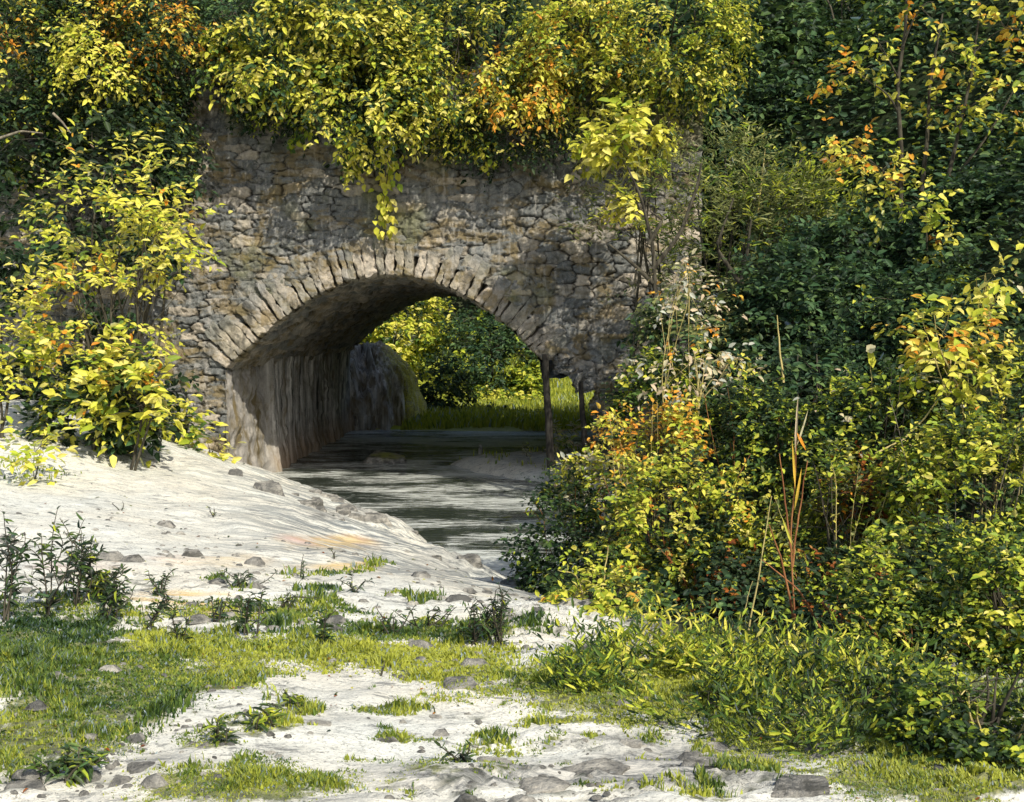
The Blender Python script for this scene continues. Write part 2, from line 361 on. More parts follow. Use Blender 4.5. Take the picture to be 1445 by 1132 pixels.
ochre = blobs([(250, 848, 110, 20, 1.0), (350, 865, 110, 16, 0.7), (470, 765, 90, 14, 0.7), (480, 800, 70, 8, 0.8), (300, 790, 120, 14, 0.35), (120, 800, 120, 16, 0.3), (640, 940, 80, 10, 0.5)])
rockm = np.maximum(lm*(1-sstep(7.5, 9.5, y))*(0.15+0.75*sstep(0.05, 0.5, -st+0.0)), 0)
rockm = np.maximum(rockm*sstep(-3.5, -0.5, x)*(y > 2), blobs([(700, 1095, 260, 24, 0.9), (960, 1085, 220, 40, 1.0), (440, 1010, 90, 8, 0.5), (660, 962, 70, 9, 1.0), (60, 1100, 120, 16, 0.8), (230, 1075, 90, 14, 0.5), (540, 1015, 120, 8, 0.4), (860, 1045, 130, 16, 0.6), (500, 725, 120, 12, 0.8), (640, 790, 90, 25, 0.5)]))
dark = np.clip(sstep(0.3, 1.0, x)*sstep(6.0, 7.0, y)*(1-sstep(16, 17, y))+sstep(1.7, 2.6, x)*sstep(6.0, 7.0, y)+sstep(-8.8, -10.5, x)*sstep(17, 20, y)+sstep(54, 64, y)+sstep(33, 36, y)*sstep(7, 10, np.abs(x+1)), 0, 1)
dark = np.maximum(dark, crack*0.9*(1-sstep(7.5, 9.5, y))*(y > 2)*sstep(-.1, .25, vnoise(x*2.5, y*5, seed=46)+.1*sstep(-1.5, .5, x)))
mead = sstep(31, 33, y)*(1-sstep(54, 64, y))*(1-sstep(7, 10, np.abs(x+1)))
g = mesh('ground', GV, grid_faces(len(gx), len(gy)), GROUND, None, np.stack([gm, np.clip(rill, 0, 1), ochre], -1), True)
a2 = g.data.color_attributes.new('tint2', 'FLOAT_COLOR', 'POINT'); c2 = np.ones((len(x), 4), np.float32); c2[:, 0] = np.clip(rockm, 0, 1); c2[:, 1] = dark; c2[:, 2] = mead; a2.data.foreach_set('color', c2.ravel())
tag(g, kind='structure')
# ------------------------------------------------------------------ water
wx_ = np.arange(-9, 9, 0.09); wy_ = spaced(9, 34, lambda y: 0.05+0.002*y)
XX, YY = np.meshgrid(wx_, wy_, indexing='ij'); x, y = XX.ravel(), YY.ravel()
wz = 0.012*fbm(x*0.8, y*3.2, seed=200)+0.006*fbm(x*3, y*9, seed=201)
wsheen = np.clip(0.45*sstep(26.5, 29, y)+np.exp(-np.hypot((x+.6)/1.6, (y-23.6)/1.9)**2*1.2)+0.8*np.exp(-((x+1.0)/1.3)**2-((y-13.6)/1.2)**2), 0, 1)  # pale sky sheen painted into the water colour at these spots
tag(mesh('water', np.stack([x, y, wz], -1), grid_faces(len(wx_), len(wy_)), WATER, None, np.stack([wsheen, wsheen, wsheen], -1), smooth=True), kind='structure')

# ------------------------------------------------------------------ masonry pattern
def rubble(u, v, cu, cv, seed, warp=0.35):
    """irregular coursed rubble: returns height 0..1, stone random, joint mask"""
    uu = u/cu+warp*fbm(u/cu*0.9, v/cv*0.9, seed=seed+1); vv = v/cv+warp*0.9*fbm(u/cu*0.7, v/cv*0.9, seed=seed+2)
    iy = np.floor(vv); F1 = np.full(u.shape, 9.0); F2 = F1.copy(); I1 = np.zeros(u.shape); du1 = F1.copy(); dv1 = F1.copy()
    for dy in (-2, -1, 0, 1, 2):
        r = iy+dy; off = 0.5*np.mod(r, 2)+0.3*_hash(r, r*0, r*0, seed)
        ix = np.floor(uu-off)
        for dx in (-2, -1, 0, 1, 2):
            c = ix+dx
            sx = c+off+0.5+0.75*(_hash(c, r, r*0, seed+3)-0.5); sy = r+0.5+0.5*(_hash(c, r, r*0, seed+4)-0.5)
            sz = 0.75+0.5*_hash(c, r, r*0, seed+9)
            a, b = uu-sx, vv-sy
            dd = ((np.abs(a)**4+np.abs(b)**4)**0.25)/sz
            n1 = dd < F1; F2 = np.where(n1, F1, np.minimum(F2, dd))
            I1 = np.where(n1, _hash(c, r, r*0, seed+5), I1); du1 = np.where(n1, a, du1); dv1 = np.where(n1, b, dv1); F1 = np.where(n1, dd, F1)
    e = F2-F1
    I2 = np.mod(I1*7.31, 1); I3 = np.mod(I1*13.7, 1)
    gapw = 0.6+0.9*sstep(-0.3, 0.35, fbm(u*2.1, v*2.1, seed=seed+30))
    body = sstep(0.0, 0.10*gapw, e)
    hgt = body*(0.45+0.55*I2)+body*((I2-0.5)*du1+(I3-0.5)*dv1)*1.0-body*0.06*F1**2
    return hgt, I1, (1-sstep(0.01, (0.06+0.05*I3)*gapw, e))*np.clip(gapw-0.35, 0.15, 1)

# ------------------------------------------------------------------ the bridge
Y0, Y1 = 20.0, 32.3
KX = F/20.0
def wx2(px): return (px-763.0)/KX
def wz2(py): return 3.0-(py-465.0)/KX
ap = np.array([(317, 521), (345, 495), (373, 469), (397, 449), (422, 432), (454, 412), (495, 397), (530, 389), (562, 387), (593, 392), (637, 410), (690, 437), (727, 467), (747, 489), (768, 511)], float)
ax_, az_ = wx2(ap[:, 0]), wz2(ap[:, 1])
sarc = np.concatenate([[0], np.cumsum(np.hypot(np.diff(ax_), np.diff(az_)))]); sarc /= sarc[-1]
pfx, pfz = np.polyfit(sarc, ax_, 5), np.polyfit(sarc, az_, 6)
def arc(t): return np.stack([np.polyval(pfx, t), np.polyval(pfz, t)], -1)
tt = np.linspace(0, 1, 400); AC = arc(tt); AT = np.gradient(AC, axis=0); AT /= np.linalg.norm(AT, axis=1)[:, None]; AN = np.stack([-AT[:, 1], AT[:, 0]], -1)
XL, XR = AC[0, 0], AC[-1, 0]; ZL, ZR = AC[0, 1], AC[-1, 1]
bridge = empty('stone_arch_bridge', (-2.8, 20.0, 0.0), 'old rubble stone bridge with one arch spanning the dark stream', 'bridge')
bo = np.array([-2.8, 20.0, 0.0])
def opening(X, Z, grow):
    """inside the arch opening grown outward"""
    ins = np.zeros(X.shape, bool); poly = AC+AN*grow
    top = np.interp(X, poly[:, 0], poly[:, 1], left=-9, right=-9)
    return Z < top
def facade(y, sgn, step, name, xr=(-15, 2.9)):
    u = np.arange(xr[0], xr[1], step) if sgn > 0 else np.concatenate([np.arange(-15, -8.6, 0.06), np.arange(-8.6, 2.9, step)]); v = np.arange(-0.6, 7.7, step)
    X, Z = np.meshgrid(u, v, indexing='ij'); X_, Z_ = X.ravel(), Z.ravel()
    h, I, J = rubble(X_, Z_, 0.42, 0.155, 11 if sgn < 0 else 12, 0.34)
    h2, I2_, J2 = rubble(X_+3, Z_, 0.40, 0.20, 15, 0.42)   # larger blocks towards the right end
    k = (X_ > -1.2+0.8*fbm(X_, Z_, seed=41)); h, I, J = np.where(k, h2, h), np.where(k, np.clip(I2_*0.8+0.22, 0, 1), I), np.where(k, J2, J)
    dsp = 0.075*h+0.045*fbm(X_*4, Z_*6, seed=8)+0.045*fbm(X_*12, Z_*16, seed=18)+0.02*fbm(X_*30, Z_*30, seed=19, o=2)+0.10*fbm(X_*0.5, Z_*0.5, seed=28)
    Yv = y+sgn*dsp
    Xw = X_+0.02*fbm(X_*9, Z_*9, seed=48); Zw = Z_+0.02*fbm(X_*9, Z_*9, seed=49)
    V = np.stack([Xw, Yv, Zw], -1)-bo
    Yv = Yv-sgn*0.05*sstep(0.25, 0.5, fbm(X_*2.6, Z_*4.2, seed=58, o=3))*J
    moss = sstep(0.25, 0.6, fbm(X_*0.8, Z_*0.8, seed=52)+0.5*sstep(5.4, 7.2, Z_))*0.5
    xc = (X[:-1, :-1]+X[1:, 1:])/2; zc = (Z[:-1, :-1]+Z[1:, 1:])/2
    rag = 0.10*fbm(xc*3, zc*3, seed=33)
    low = 2.14+0.16*np.sin((xc-0.2)*9)*0.6+rag*1.5-0.35*sstep(0.25, 1.0, xc)
    hole = opening(xc, zc, 0.36) & (xc > XL+0.02) & (xc < XR+0.25) | ((xc > XL) & (xc <= XR+0.1) & (zc < 2.35)) | ((xc >= XR-0.1) & (xc < 1.25+rag) & (zc < low))
    if sgn > 0: hole = ((xc > XL) & (xc < XR) & opening(xc, zc, 0.0)) | ((xc > XL) & (xc < 3.2) & (zc < 2.1))
    f = grid_faces(len(u), len(v), ~hole)
    V, f, c = compact(V, f, np.stack([I, J, moss*(1-J)], -1))
    if sgn > 0: f = f[:, ::-1]
    return mesh(name, V, f, STONE, bridge, c, True)
facade(Y0, -1, 0.020, 'facade'); facade(Y1, 1, 0.12, 'facade')
# voussoirs of the arch ring
rng = np.random.default_rng(4)
ring = Acc()
L_tot = np.hypot(*np.diff(AC, axis=0).T).sum(); t = 0.0
def lump(c, ex, ez, sx, sz, sy, seed, n=(7, 12, 6), rough=0.03, taper=0.0, sink=0.0):
    """worked stone block: rounded box along ex/ez in the wall plane, sy deep"""
    us = [np.linspace(-1, 1, k) for k in n]; Vs = []; fs = []; cnt = 0
    def face(A, B, C0, flip):
        nonlocal cnt
        a, b = np.meshgrid(A, B, indexing='ij'); p = C0(a, b).reshape(-1, 3); Vs.append(p)
        f = grid_faces(len(A), len(B)); fs.append((f[:, ::-1] if flip else f)+cnt); cnt += len(p)
    o = np.ones_like
    face(us[0], us[1], lambda a, b: np.stack([a, b, -o(a)], -1), True)
    for s_ in (-1, 1):
        face(us[0], us[2], lambda a, b, s_=s_: np.stack([a, s_*o(a), b], -1), s_ > 0)
        face(us[1], us[2], lambda a, b, s_=s_: np.stack([s_*o(a), a, b], -1), s_ < 0)
    face(us[0], us[1], lambda a, b: np.stack([a, b, o(a)], -1), False)
    Q = np.concatenate(Vs); r = (np.abs(Q)**11).sum(1)**(1/11.0); Q = Q/np.maximum(r, 1)[:, None]*1.0
    w = 1+taper*Q[:, 1]
    p = c + ex*(Q[:, 0]*sx*w)[:, None] + ez*(Q[:, 1]*sz)[:, None] + np.array([0, 1.0, 0])*(Q[:, 2]*sy)[:, None]
    nn = np.stack([fbm(p[:, 0]*6+i*9, p[:, 1]*6, p[:, 2]*6, seed=seed+i) for i in range(3)], -1)
    n2 = np.stack([fbm(p[:, 0]*20+i*9, p[:, 1]*20, p[:, 2]*20, seed=seed+i) for i in range(3)], -1)
    return p+nn*rough+n2*rough*0.4, np.concatenate(fs)
s = 0.0; k = 0
while s < L_tot-0.05:
    wv = rng.choice([0.12, 0.15, 0.18, 0.23])*rng.uniform(0.9, 1.1); s2 = min(s+wv, L_tot)
    tm = (s+s2)/2/L_tot; i = int(tm*399)
    n_ = AN[i]; e_ = AT[i]
    ang = rng.normal(0, 0.06)+0.16*(tm-0.5)*0
    n_ = np.array([n_[0]*math.cos(ang)-n_[1]*math.sin(ang), n_[0]*math.sin(ang)+n_[1]*math.cos(ang)]); e_ = np.array([n_[1], -n_[0]])
    ln = rng.uniform(0.56, 0.82); c = AC[i]+n_*(ln/2-0.02)
    V, f = lump(np.array([c[0], Y0+0.18-rng.uniform(0, 0.06), c[1]]), np.array([e_[0], 0, e_[1]]), np.array([n_[0], 0, n_[1]]), wv/2*1.03, ln/2, 0.26, 60+k, n=(12, 26, 6), rough=0.06, taper=0.15)
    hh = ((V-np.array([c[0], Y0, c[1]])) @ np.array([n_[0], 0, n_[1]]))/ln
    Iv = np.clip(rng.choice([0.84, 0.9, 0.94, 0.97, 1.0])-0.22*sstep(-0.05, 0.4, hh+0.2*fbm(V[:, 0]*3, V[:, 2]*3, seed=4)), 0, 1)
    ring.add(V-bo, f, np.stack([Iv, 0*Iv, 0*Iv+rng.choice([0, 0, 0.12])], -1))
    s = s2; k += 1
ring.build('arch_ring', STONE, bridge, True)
# big ragged blocks hanging over the side opening
for (px, py, w_, h_) in [(796, 512, 24, 24), (828, 532, 28, 34), (856, 560, 36, 44), (858, 602, 32, 36), (778, 246, 50, 40), (758, 404, 46, 22)]:
    V, f = lump(np.array([wx2(px), Y0+0.10, wz2(py)]), np.array([1.0, 0, rng.normal(0, .15)]), np.array([rng.normal(0, .2), 0, 1.0]), w_/2/KX, h_/2/KX, 0.22, int(px), n=(22, 22, 10), rough=0.17)
    blk = Acc(); blk.add(V-bo, f, (rng.uniform(0.3, 0.9), 0, rng.choice([0, 0.1]))); blk.build('corner_block', STONE, bridge, True)
# vault underside
nv_, nu_ = 210, 170
ti = np.linspace(0, 399, nu_).astype(int); yy = np.linspace(Y0+0.05, Y1+0.25, nv_)
A, B = np.meshgrid(ti, yy, indexing='ij'); a_ = A.ravel().astype(int); b_ = B.ravel(); sl_ = a_/399*L_tot
h, I, J = rubble(b_, sl_, 0.75, 0.16, 21, 0.5)
off = -(0.11*h+0.05*fbm(b_*2, sl_*2, seed=23))+0.06
V = np.stack([AC[a_, 0]+AN[a_, 0]*off, b_, AC[a_, 1]+AN[a_, 1]*off], -1)-bo
mesh('vault', V, grid_faces(nu_, nv_), STONE, bridge, np.stack([0.65+I*0.35, J*0.8, 0*I], -1), True)
# left abutment inside the arch, plaster near the face then fluted flowstone
yy = np.linspace(Y0-0.06, Y1+0.4, 330); zz = np.linspace(-0.6, ZL+0.12, 90)
A, B = np.meshgrid(yy, zz, indexing='ij'); a_, b_ = A.ravel(), B.ravel()
plas = 1-sstep(22.6, 23.1, a_+0.12*fbm(a_*3, b_*3, seed=5))
fl = fbm(a_*4.2, b_*0.35, seed=71, o=5); ed = np.exp(-((a_-22.95)/0.12)**2)
dx = (1-plas)*(0.20*fl+0.10)+plas*(0.10*fbm(a_*1.6, b_*1.6, seed=73)+0.04*fbm(a_*7, b_*7, seed=74))+0.08*sstep(0.6, 0.0, b_)+0.10*ed+0.03*fbm(a_*0.7, b_*5.5, seed=76, o=4)+0.03*sstep(0.1, 0.3, fbm(a_*1.3, b_*1.6, seed=78))
dx = dx*sstep(Y0-0.1, Y0+0.25, a_)-0.02
wet = sstep(0.9, 0.1, b_)*(1-plas)*0.7
mesh('abutment', np.stack([XL+dx, a_, b_], -1)-bo, grid_faces(len(yy), len(zz))[:, ::-1], FLOW, bridge, np.stack([plas, wet, 0*plas], -1), True)
# far rounded wing of flowstone with rim coloured as moss and as a painted sunlit edge
th = np.linspace(-0.35*np.pi, np.pi*0.62, 150); ph = np.linspace(-0.02, np.pi/2, 60)
A, B = np.meshgrid(th, ph, indexing='ij'); a_, b_ = A.ravel(), B.ravel()
def sp(v, e): return np.sign(v)*np.abs(v)**e
cx, cyy = XL+0.05, 35.0
rr = 1+0.15*fbm(a_*7, b_*0.8, seed=81, o=5)+0.08*fbm(a_*3, b_*3, seed=82)+0.05*fbm(a_*16, b_*9, seed=83)
X = cx+1.85*sp(np.sin(a_), 0.9)*sp(np.cos(b_), 0.8)*rr; Yv = cyy-2.6*np.cos(a_)*sp(np.cos(b_), 0.7)*rr; Z = 2.42*sp(np.sin(b_), 1.0)*rr
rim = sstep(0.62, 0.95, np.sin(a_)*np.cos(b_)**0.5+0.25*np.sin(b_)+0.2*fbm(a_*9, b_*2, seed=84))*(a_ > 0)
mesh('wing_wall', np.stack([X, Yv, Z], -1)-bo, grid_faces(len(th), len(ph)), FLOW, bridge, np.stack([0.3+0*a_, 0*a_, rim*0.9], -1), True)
# side passage: low ceiling and its right-hand pier
px_, py_ = np.linspace(XR-0.05, 1.5, 24), np.linspace(Y0+0.1, Y1, 60)
A, B = np.meshgrid(px_, py_, indexing='ij'); a_, b_ = A.ravel(), B.ravel()
mesh('side_lintel', np.stack([a_+0.1*(b_-20)*(a_-XR), b_, 2.15+0.12*fbm(a_*3, b_*3, seed=88)], -1)-bo, grid_faces(24, 60), STONE, bridge, np.stack([0.3+0*a_, 0*a_, 0*a_], -1), True)
zz = np.linspace(-0.4, 2.4, 40); A, B = np.meshgrid(py_, zz, indexing='ij'); a_, b_ = A.ravel(), B.ravel()
mesh('side_pier', np.stack([1.22+(a_-20)*0.10+0.12*fbm(a_*2, b_*3, seed=89), a_, b_], -1)-bo, grid_faces(60, 40), STONE, bridge, np.stack([0.3+0*a_, 0*a_, 0*a_], -1), True)
# earth deck
ux, uy = np.arange(-15, 3.01, 0.4), np.linspace(Y0-0.02, Y1+0.02, 26); A, B = np.meshgrid(ux, uy, indexing='ij'); a_, b_ = A.ravel(), B.ravel()
mesh('deck', np.stack([a_, b_, 7.45+0.12*fbm(a_, b_, seed=95)], -1)-bo, grid_faces(len(ux), len(uy)), m_bark('deck_soil', (0.02, 0.025, 0.012), (0.05, 0.05, 0.03)), bridge, None, True)

# ------------------------------------------------------------------ timber posts
def post(px0, py0, px1, py1, D, r, label, seed):
    a, b = P(px1, py1, D), P(px0, py0, D); n = 12; q = np.linspace(0, 1, n)[:, None]; p = a+(b-a)*q
    p[:, 0] += 0.02*fbm(np.arange(n)*0.5, np.zeros(n), seed=seed); p[:, 1] += 0.02*fbm(np.arange(n)*0.5, np.ones(n)*4, seed=seed)
    rr = r*(1.15-0.25*q[:, 0]); V, f = tube(p, rr, 9)
    ac = Acc(); ac.add(V, f); ac.add(*tube(np.array([p[-1], p[-1]+[0, 0, 0.01]]), [rr[-1], 0.001], 9))
    # short knots
    for i in (3, 7):
        ac.add(*tube(np.array([p[i], p[i]+np.array([0.05*(1 if i % 2 else -1), -0.03, 0.05])]), [r*0.4, r*0.2], 6))
    tag(ac.build('timber_post', TIMBER, None, True, loc=tuple(a)), label, 'post', 'old timber props under the bridge')
post(769, 500, 778, 662, 19.72, 0.065, 'tall dark wooden prop at the right springing of the arch', 1)
post(819, 540, 826, 632, 19.72, 0.05, 'short dark wooden prop under the hanging corner blocks', 2)

# ------------------------------------------------------------------ leaves
def leafmesh(C, dirs, nrm, ln, wd, col, acc, fold=0.18, curl=0.15):
    """n leaves: folded six-point blades"""
    n = len(C); dirs = dirs/(np.linalg.norm(dirs, axis=1)[:, None]+1e-9)
    sd = np.cross(dirs, nrm); sd /= np.linalg.norm(sd, axis=1)[:, None]+1e-9; up = np.cross(sd, dirs)
    ln = np.broadcast_to(ln, (n,))[:, None]; wd = np.broadcast_to(wd, (n,))[:, None]
    b = C; t = C+dirs*ln-up*ln*curl
    l1 = C+dirs*ln*0.3+sd*wd*0.46+up*wd*fold; r1 = C+dirs*ln*0.3-sd*wd*0.46+up*wd*fold
    l2 = C+dirs*ln*0.68+sd*wd*0.36+up*wd*fold-up*ln*curl*0.4; r2 = C+dirs*ln*0.68-sd*wd*0.36+up*wd*fold-up*ln*curl*0.4
    V = np.stack([b, l1, l2, t, r2, r1], 1).reshape(-1, 3); i = np.arange(n)[:, None]*6
    f = np.concatenate([i+np.array([[0, 1, 2, 3]]), i+np.array([[0, 3, 4, 5]])])
    acc.add(V, f, np.repeat(col, 6, axis=0))
PAL = {
 'yellow': [(0.90, 0.80, 0.12), (0.84, 0.78, 0.12), (0.72, 0.70, 0.08), (0.93, 0.82, 0.22)],
 'lime':   [(0.60, 0.64, 0.06), (0.46, 0.54, 0.05), (0.68, 0.66, 0.08), (0.34, 0.44, 0.05)],
 'green':  [(0.09, 0.16, 0.03), (0.14, 0.22, 0.04), (0.06, 0.11, 0.03)],
 'dark':   [(0.026, 0.052, 0.022), (0.042, 0.075, 0.030), (0.018, 0.036, 0.015), (0.065, 0.10, 0.035)],  # dark green leaves, also painting the shade deep in the foliage
 'deep':   [(0.045, 0.10, 0.045), (0.07, 0.14, 0.055), (0.03, 0.06, 0.03), (0.10, 0.17, 0.05)],
 'hill':   [(0.11, 0.20, 0.08), (0.16, 0.26, 0.09), (0.07, 0.13, 0.06), (0.20, 0.30, 0.09)],
 'orange': [(0.92, 0.36, 0.04), (0.92, 0.48, 0.06), (0.85, 0.56, 0.08)],
 'rust':   [(0.45, 0.14, 0.03), (0.32, 0.10, 0.03), (0.55, 0.24, 0.05)],
 'olive':  [(0.27, 0.29, 0.09), (0.38, 0.39, 0.14), (0.17, 0.20, 0.07)],
 'pale':   [(0.72, 0.64, 0.40), (0.80, 0.62, 0.42), (0.6, 0.6, 0.5)],
}
def clcol(rng, mix, n_cl, n_leaf, coh=0.75):
    ks = list(mix); w = np.array([mix[k] for k in ks], float); w /= w.sum()
    cl = rng.choice(len(ks), n_cl, p=w); own = rng.choice(len(ks), (n_cl, n_leaf), p=w)
    pick = np.where(rng.random((n_cl, n_leaf)) < coh, cl[:, None], own)
    tab = [np.array(PAL[k]) for k in ks]; out = np.zeros((n_cl, n_leaf, 3))
    for i, tb in enumerate(tab):
        m = pick == i; out[m] = tb[rng.integers(0, len(tb), m.sum())]
    return (out*rng.uniform(0.75, 1.12, (n_cl, n_leaf, 1))).reshape(-1, 3)
def foliage(rng, C, R, n_cl, n_leaf, ln, mix, asp=0.55, spray=0.35, droop=0.25, hollow=0.45, coh=0.75, up=1.0, top=0.0, acc=None, gaps=0.35):
    """sprays of leaves through a lumpy ellipsoid; returns Acc and spray roots"""
    acc = acc or Acc(); R = np.array(R)
    v = rng.normal(size=(n_cl*3, 3)); v /= np.linalg.norm(v, axis=1)[:, None]
    lob = 1+0.55*fbm(v[:, 0]*2.2+C[0], v[:, 1]*2.2+C[1], v[:, 2]*2.2+C[2], seed=7, o=3)
    r = rng.uniform(hollow, 1, len(v))**0.6
    p = v*r[:, None]*lob[:, None]*R
    gp = vnoise((p[:, 0]+C[0])*1.3/max(R.mean(), .3), (p[:, 1]+C[1])*1.3/max(R.mean(), .3), (p[:, 2]+C[2])*1.6/max(R.mean(), .3), seed=3)
    keep = np.where(gp > -gaps)[0]; keep = keep[:n_cl] if len(keep) >= n_cl else np.arange(n_cl)
    p = p[keep]+C; v = v[keep]
    d = v*np.array([1, 1, 0.55])+rng.normal(0, 0.45, (len(p), 3)); d[:, 2] -= droop; d /= np.linalg.norm(d, axis=1)[:, None]
    n_cl = len(p)
    q = (np.arange(n_leaf)+rng.random((n_cl, n_leaf)))/n_leaf
    L = spray*rng.uniform(0.6, 1.3, (n_cl, 1))
    pos = p[:, None]+d[:, None]*(q*L)[..., None]; pos[..., 2] -= droop*0.6*(q**2)*L
    side = np.cross(d, [0, 0, 1.0]); side /= np.linalg.norm(side, axis=1)[:, None]+1e-9
    sgn = np.where(np.arange(n_leaf) % 2, 1, -1)[None, :, None]
    pos = pos+rng.normal(0, ln*0.35, pos.shape)
    ld = d[:, None]*0.55+side[:, None]*sgn*0.8+rng.normal(0, 0.35, pos.shape); ld[..., 2] -= droop*0.6
    nn = np.array([0, 0, up])*0.6+np.array(SUN)*0.75+v[:, None]*0.45+rng.normal(0, 0.55, pos.shape)
    sz = ln*rng.uniform(0.45, 1.3, n_cl*n_leaf)
    leafmesh(pos.reshape(-1, 3), ld.reshape(-1, 3), nn.reshape(-1, 3), sz, sz*asp, clcol(rng, mix, n_cl, n_leaf, coh), acc)
    return acc, p, d
def branch(a, b, r0, r1, rng, n=7, wob=0.06):
    q = np.linspace(0, 1, n)[:, None]; p = a+(b-a)*q; L = np.linalg.norm(b-a)
    p = p+np.sin(q*np.pi)*rng.normal(0, wob, 3)*L+np.sin(q*np.pi*2)*rng.normal(0, wob*0.4, 3)*L
    p[:, 2] += (np.sin(q[:, 0]*np.pi)*0.04*L)
    return p, r0+(r1-r0)*q[:, 0]**0.8
SEED = [100]
def plant(name, label, cat, px, py, D, w, h, n_cl, n_leaf, ln, mix, group=None, stems=3, sr=0.025, base=None, ry=None, bark=None, partn=('foliage', 'stem'), limbs=14, canes=0, **kw):
    SEED[0] += 1; rng = np.random.default_rng(SEED[0])
    if D is None: D = G(px, py+h*0.45)[1]
    C = P(px, py, D); R = (w/2*D/F, (ry or w/2*D/F*0.8), h/2*D/F)
    if base is None: base = (C[0], C[1]); zb = float(hfull(np.array([C[0]]), np.array([C[1]]))[0]); base = (C[0], C[1], min(zb, C[2]-R[2]*0.3)-0.03)
    elif base == 'deck': base = (C[0], max(C[1], Y0+0.6), 7.4); 
    base = np.array(base)
    root = empty(name, tuple(base), label, cat, group)
    acc, p, d = foliage(rng, C, R, n_cl, n_leaf, ln, mix, **kw)
    tw = Acc()
    for s_ in range(canes):
        az = rng.uniform(0, 6.28); out = np.array([math.cos(az)*R[0]*rng.uniform(.4, 1.35), -abs(math.sin(az))*R[1]*rng.uniform(.5, 1.2), 0])
        e = C+out+np.array([0, 0, R[2]*rng.uniform(-.2, 1.25)]); b0 = np.array([C[0], C[1], base[2]])+out*rng.uniform(0, .5); b0[2] = base[2]
        q_ = np.linspace(0, 1, 12)[:, None]; cp = b0+(e-b0)*q_+np.array([0, 0, 1.0])*np.sin(q_*np.pi)*rng.uniform(.1, .5)*R[2]+np.sin(q_*9+s_)*.01; rr_ = rng.uniform(.003, .007)
        tw.add(*tube(cp-base, np.linspace(rr_, rr_*.4, 12), 4))
        m_ = 16; t_ = rng.uniform(.35, 1, m_); cc = np.stack([np.interp(t_, q_[:, 0], cp[:, i]) for i in range(3)], -1); dd_ = rng.normal(0, .7, (m_, 3)); dd_[:, 2] += .2
        s2_ = ln*rng.uniform(.6, 1.2, m_); leafmesh(cc, dd_, np.array(SUN)+rng.normal(0, .5, (m_, 3)), s2_, s2_*.45, clcol(rng, {k_: v_ for k_, v_ in mix.items() if k_ != 'dark'} or mix, 1, m_), acc)
    if canes: tw.build('twig', [STRAW, REDSTEM, PALEBARK][SEED[0] % 3], root, True)
    V = acc.V; acc.V = [a-base for a in V]
    fo = acc.build(partn[0], LEAF, root)
    st = Acc()
    for s_ in range(stems):
        top = C+np.array([rng.uniform(-.5, .5)*R[0], rng.uniform(-.4, .4)*R[1], rng.uniform(0.3, 0.9)*R[2]]) if stems > 1 else C+np.array([0, 0, R[2]*0.7])
        b0 = base+np.array([rng.normal(0, 0.04), rng.normal(0, 0.04), 0])*(stems > 1)
        bp, br = branch(b0, top, sr*rng.uniform(0.8, 1.2), sr*0.25, rng, 10, 0.05)
        st.add(*tube(bp-base, br, 7))
        for j in range(limbs//stems):
            i = rng.integers(3, 10); k_ = rng.integers(0, len(p)); e = p[np.argmin(np.linalg.norm(p[rng.integers(0, len(p), 12)]-bp[i], axis=1))] if False else p[k_]
            lp, lr = branch(bp[i], e, br[i]*0.6, br[i]*0.12+0.002, rng, 6, 0.08); st.add(*tube(lp-base, lr, 5))
    st.build(partn[1], bark or BARK, root, True)
    return root
# ------------------------------------------------------------------ forest behind: dark trees
TR = dict(name='broadleaf_tree', cat='tree', group='dark trees behind the bridge', partn=('crown', 'trunk'), stems=1, sr=0.16)
def tree(label, *a, **k):
    k.setdefault('ry', 2.2); q = dict(TR); q.update(k); nm = q.pop('name'); ct = q.pop('cat'); plant(nm, label, ct, *a, **q)
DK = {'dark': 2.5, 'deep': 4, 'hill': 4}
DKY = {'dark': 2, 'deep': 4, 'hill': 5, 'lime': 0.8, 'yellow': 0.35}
tree('tall dark tree in the top left corner with a few yellow leaves', 60, 60, 33, 360, 420, 620, 14, 0.24, DKY, ry=2.2)
tree('dark broad tree at the top behind the orange leaved shrub', 260, 30, 60, 380, 380, 560, 14, 0.42, DKY, ry=4)
tree('dark tree at the top behind the yellow maple on the bridge', 480, 20, 60, 360, 360, 520, 14, 0.42, DK, ry=4)
tree('dark tree behind the top centre of the bridge shrubs', 700, 10, 60, 380, 380, 520, 14, 0.42, DK, ry=4)
tree('dark fine leaved tree above the right end of the bridge', 930, 40, 60, 360, 400, 620, 14, 0.40, DKY, ry=4)
tree('tall dark green tree at the top right behind the pale green shrub', 1120, 60, 25, 360, 420, 900, 14, 0.15, DKY, ry=2.5)
tree('dark green tree behind the thin trunked saplings', 1290, 90, 27, 340, 420, 950, 14, 0.16, DKY, ry=2.5)
tree('dark green tree reaching out of the top right corner', 1430, 60, 25, 260, 440, 700, 14, 0.16, DKY, ry=2.2)
tree('dark tree on the slope at the far right behind the leaning sapling', 1400, 200, 30, 260, 320, 700, 14, 0.2, DK, ry=2.4)
tree('dark tree on the slope behind the broad feathery bush', 1040, 150, 24, 300, 300, 700, 14, 0.22, DK, ry=2.4)
tree('dark tree standing high on the slope between the two dark green trees', 1210, 20, 40, 420, 420, 700, 14, 0.3, DK, ry=3.5)
tree('far dark tree behind the top right of the slope', 1400, 0, 44, 420, 420, 600, 14, 0.34, DK, ry=3.5)
tree('far dark tree behind the left half of the bridge', 330, -20, 66, 500, 420, 600, 14, 0.36, DK, ry=3.5)
tree('far dark tree behind the right half of the bridge', 1000, -20, 66, 500, 420, 600, 14, 0.36, DK, ry=3.5)
tree('far dark tree behind the extreme left of the bridge', 40, -20, 66, 440, 420, 500, 14, 0.36, DK, ry=3.5)
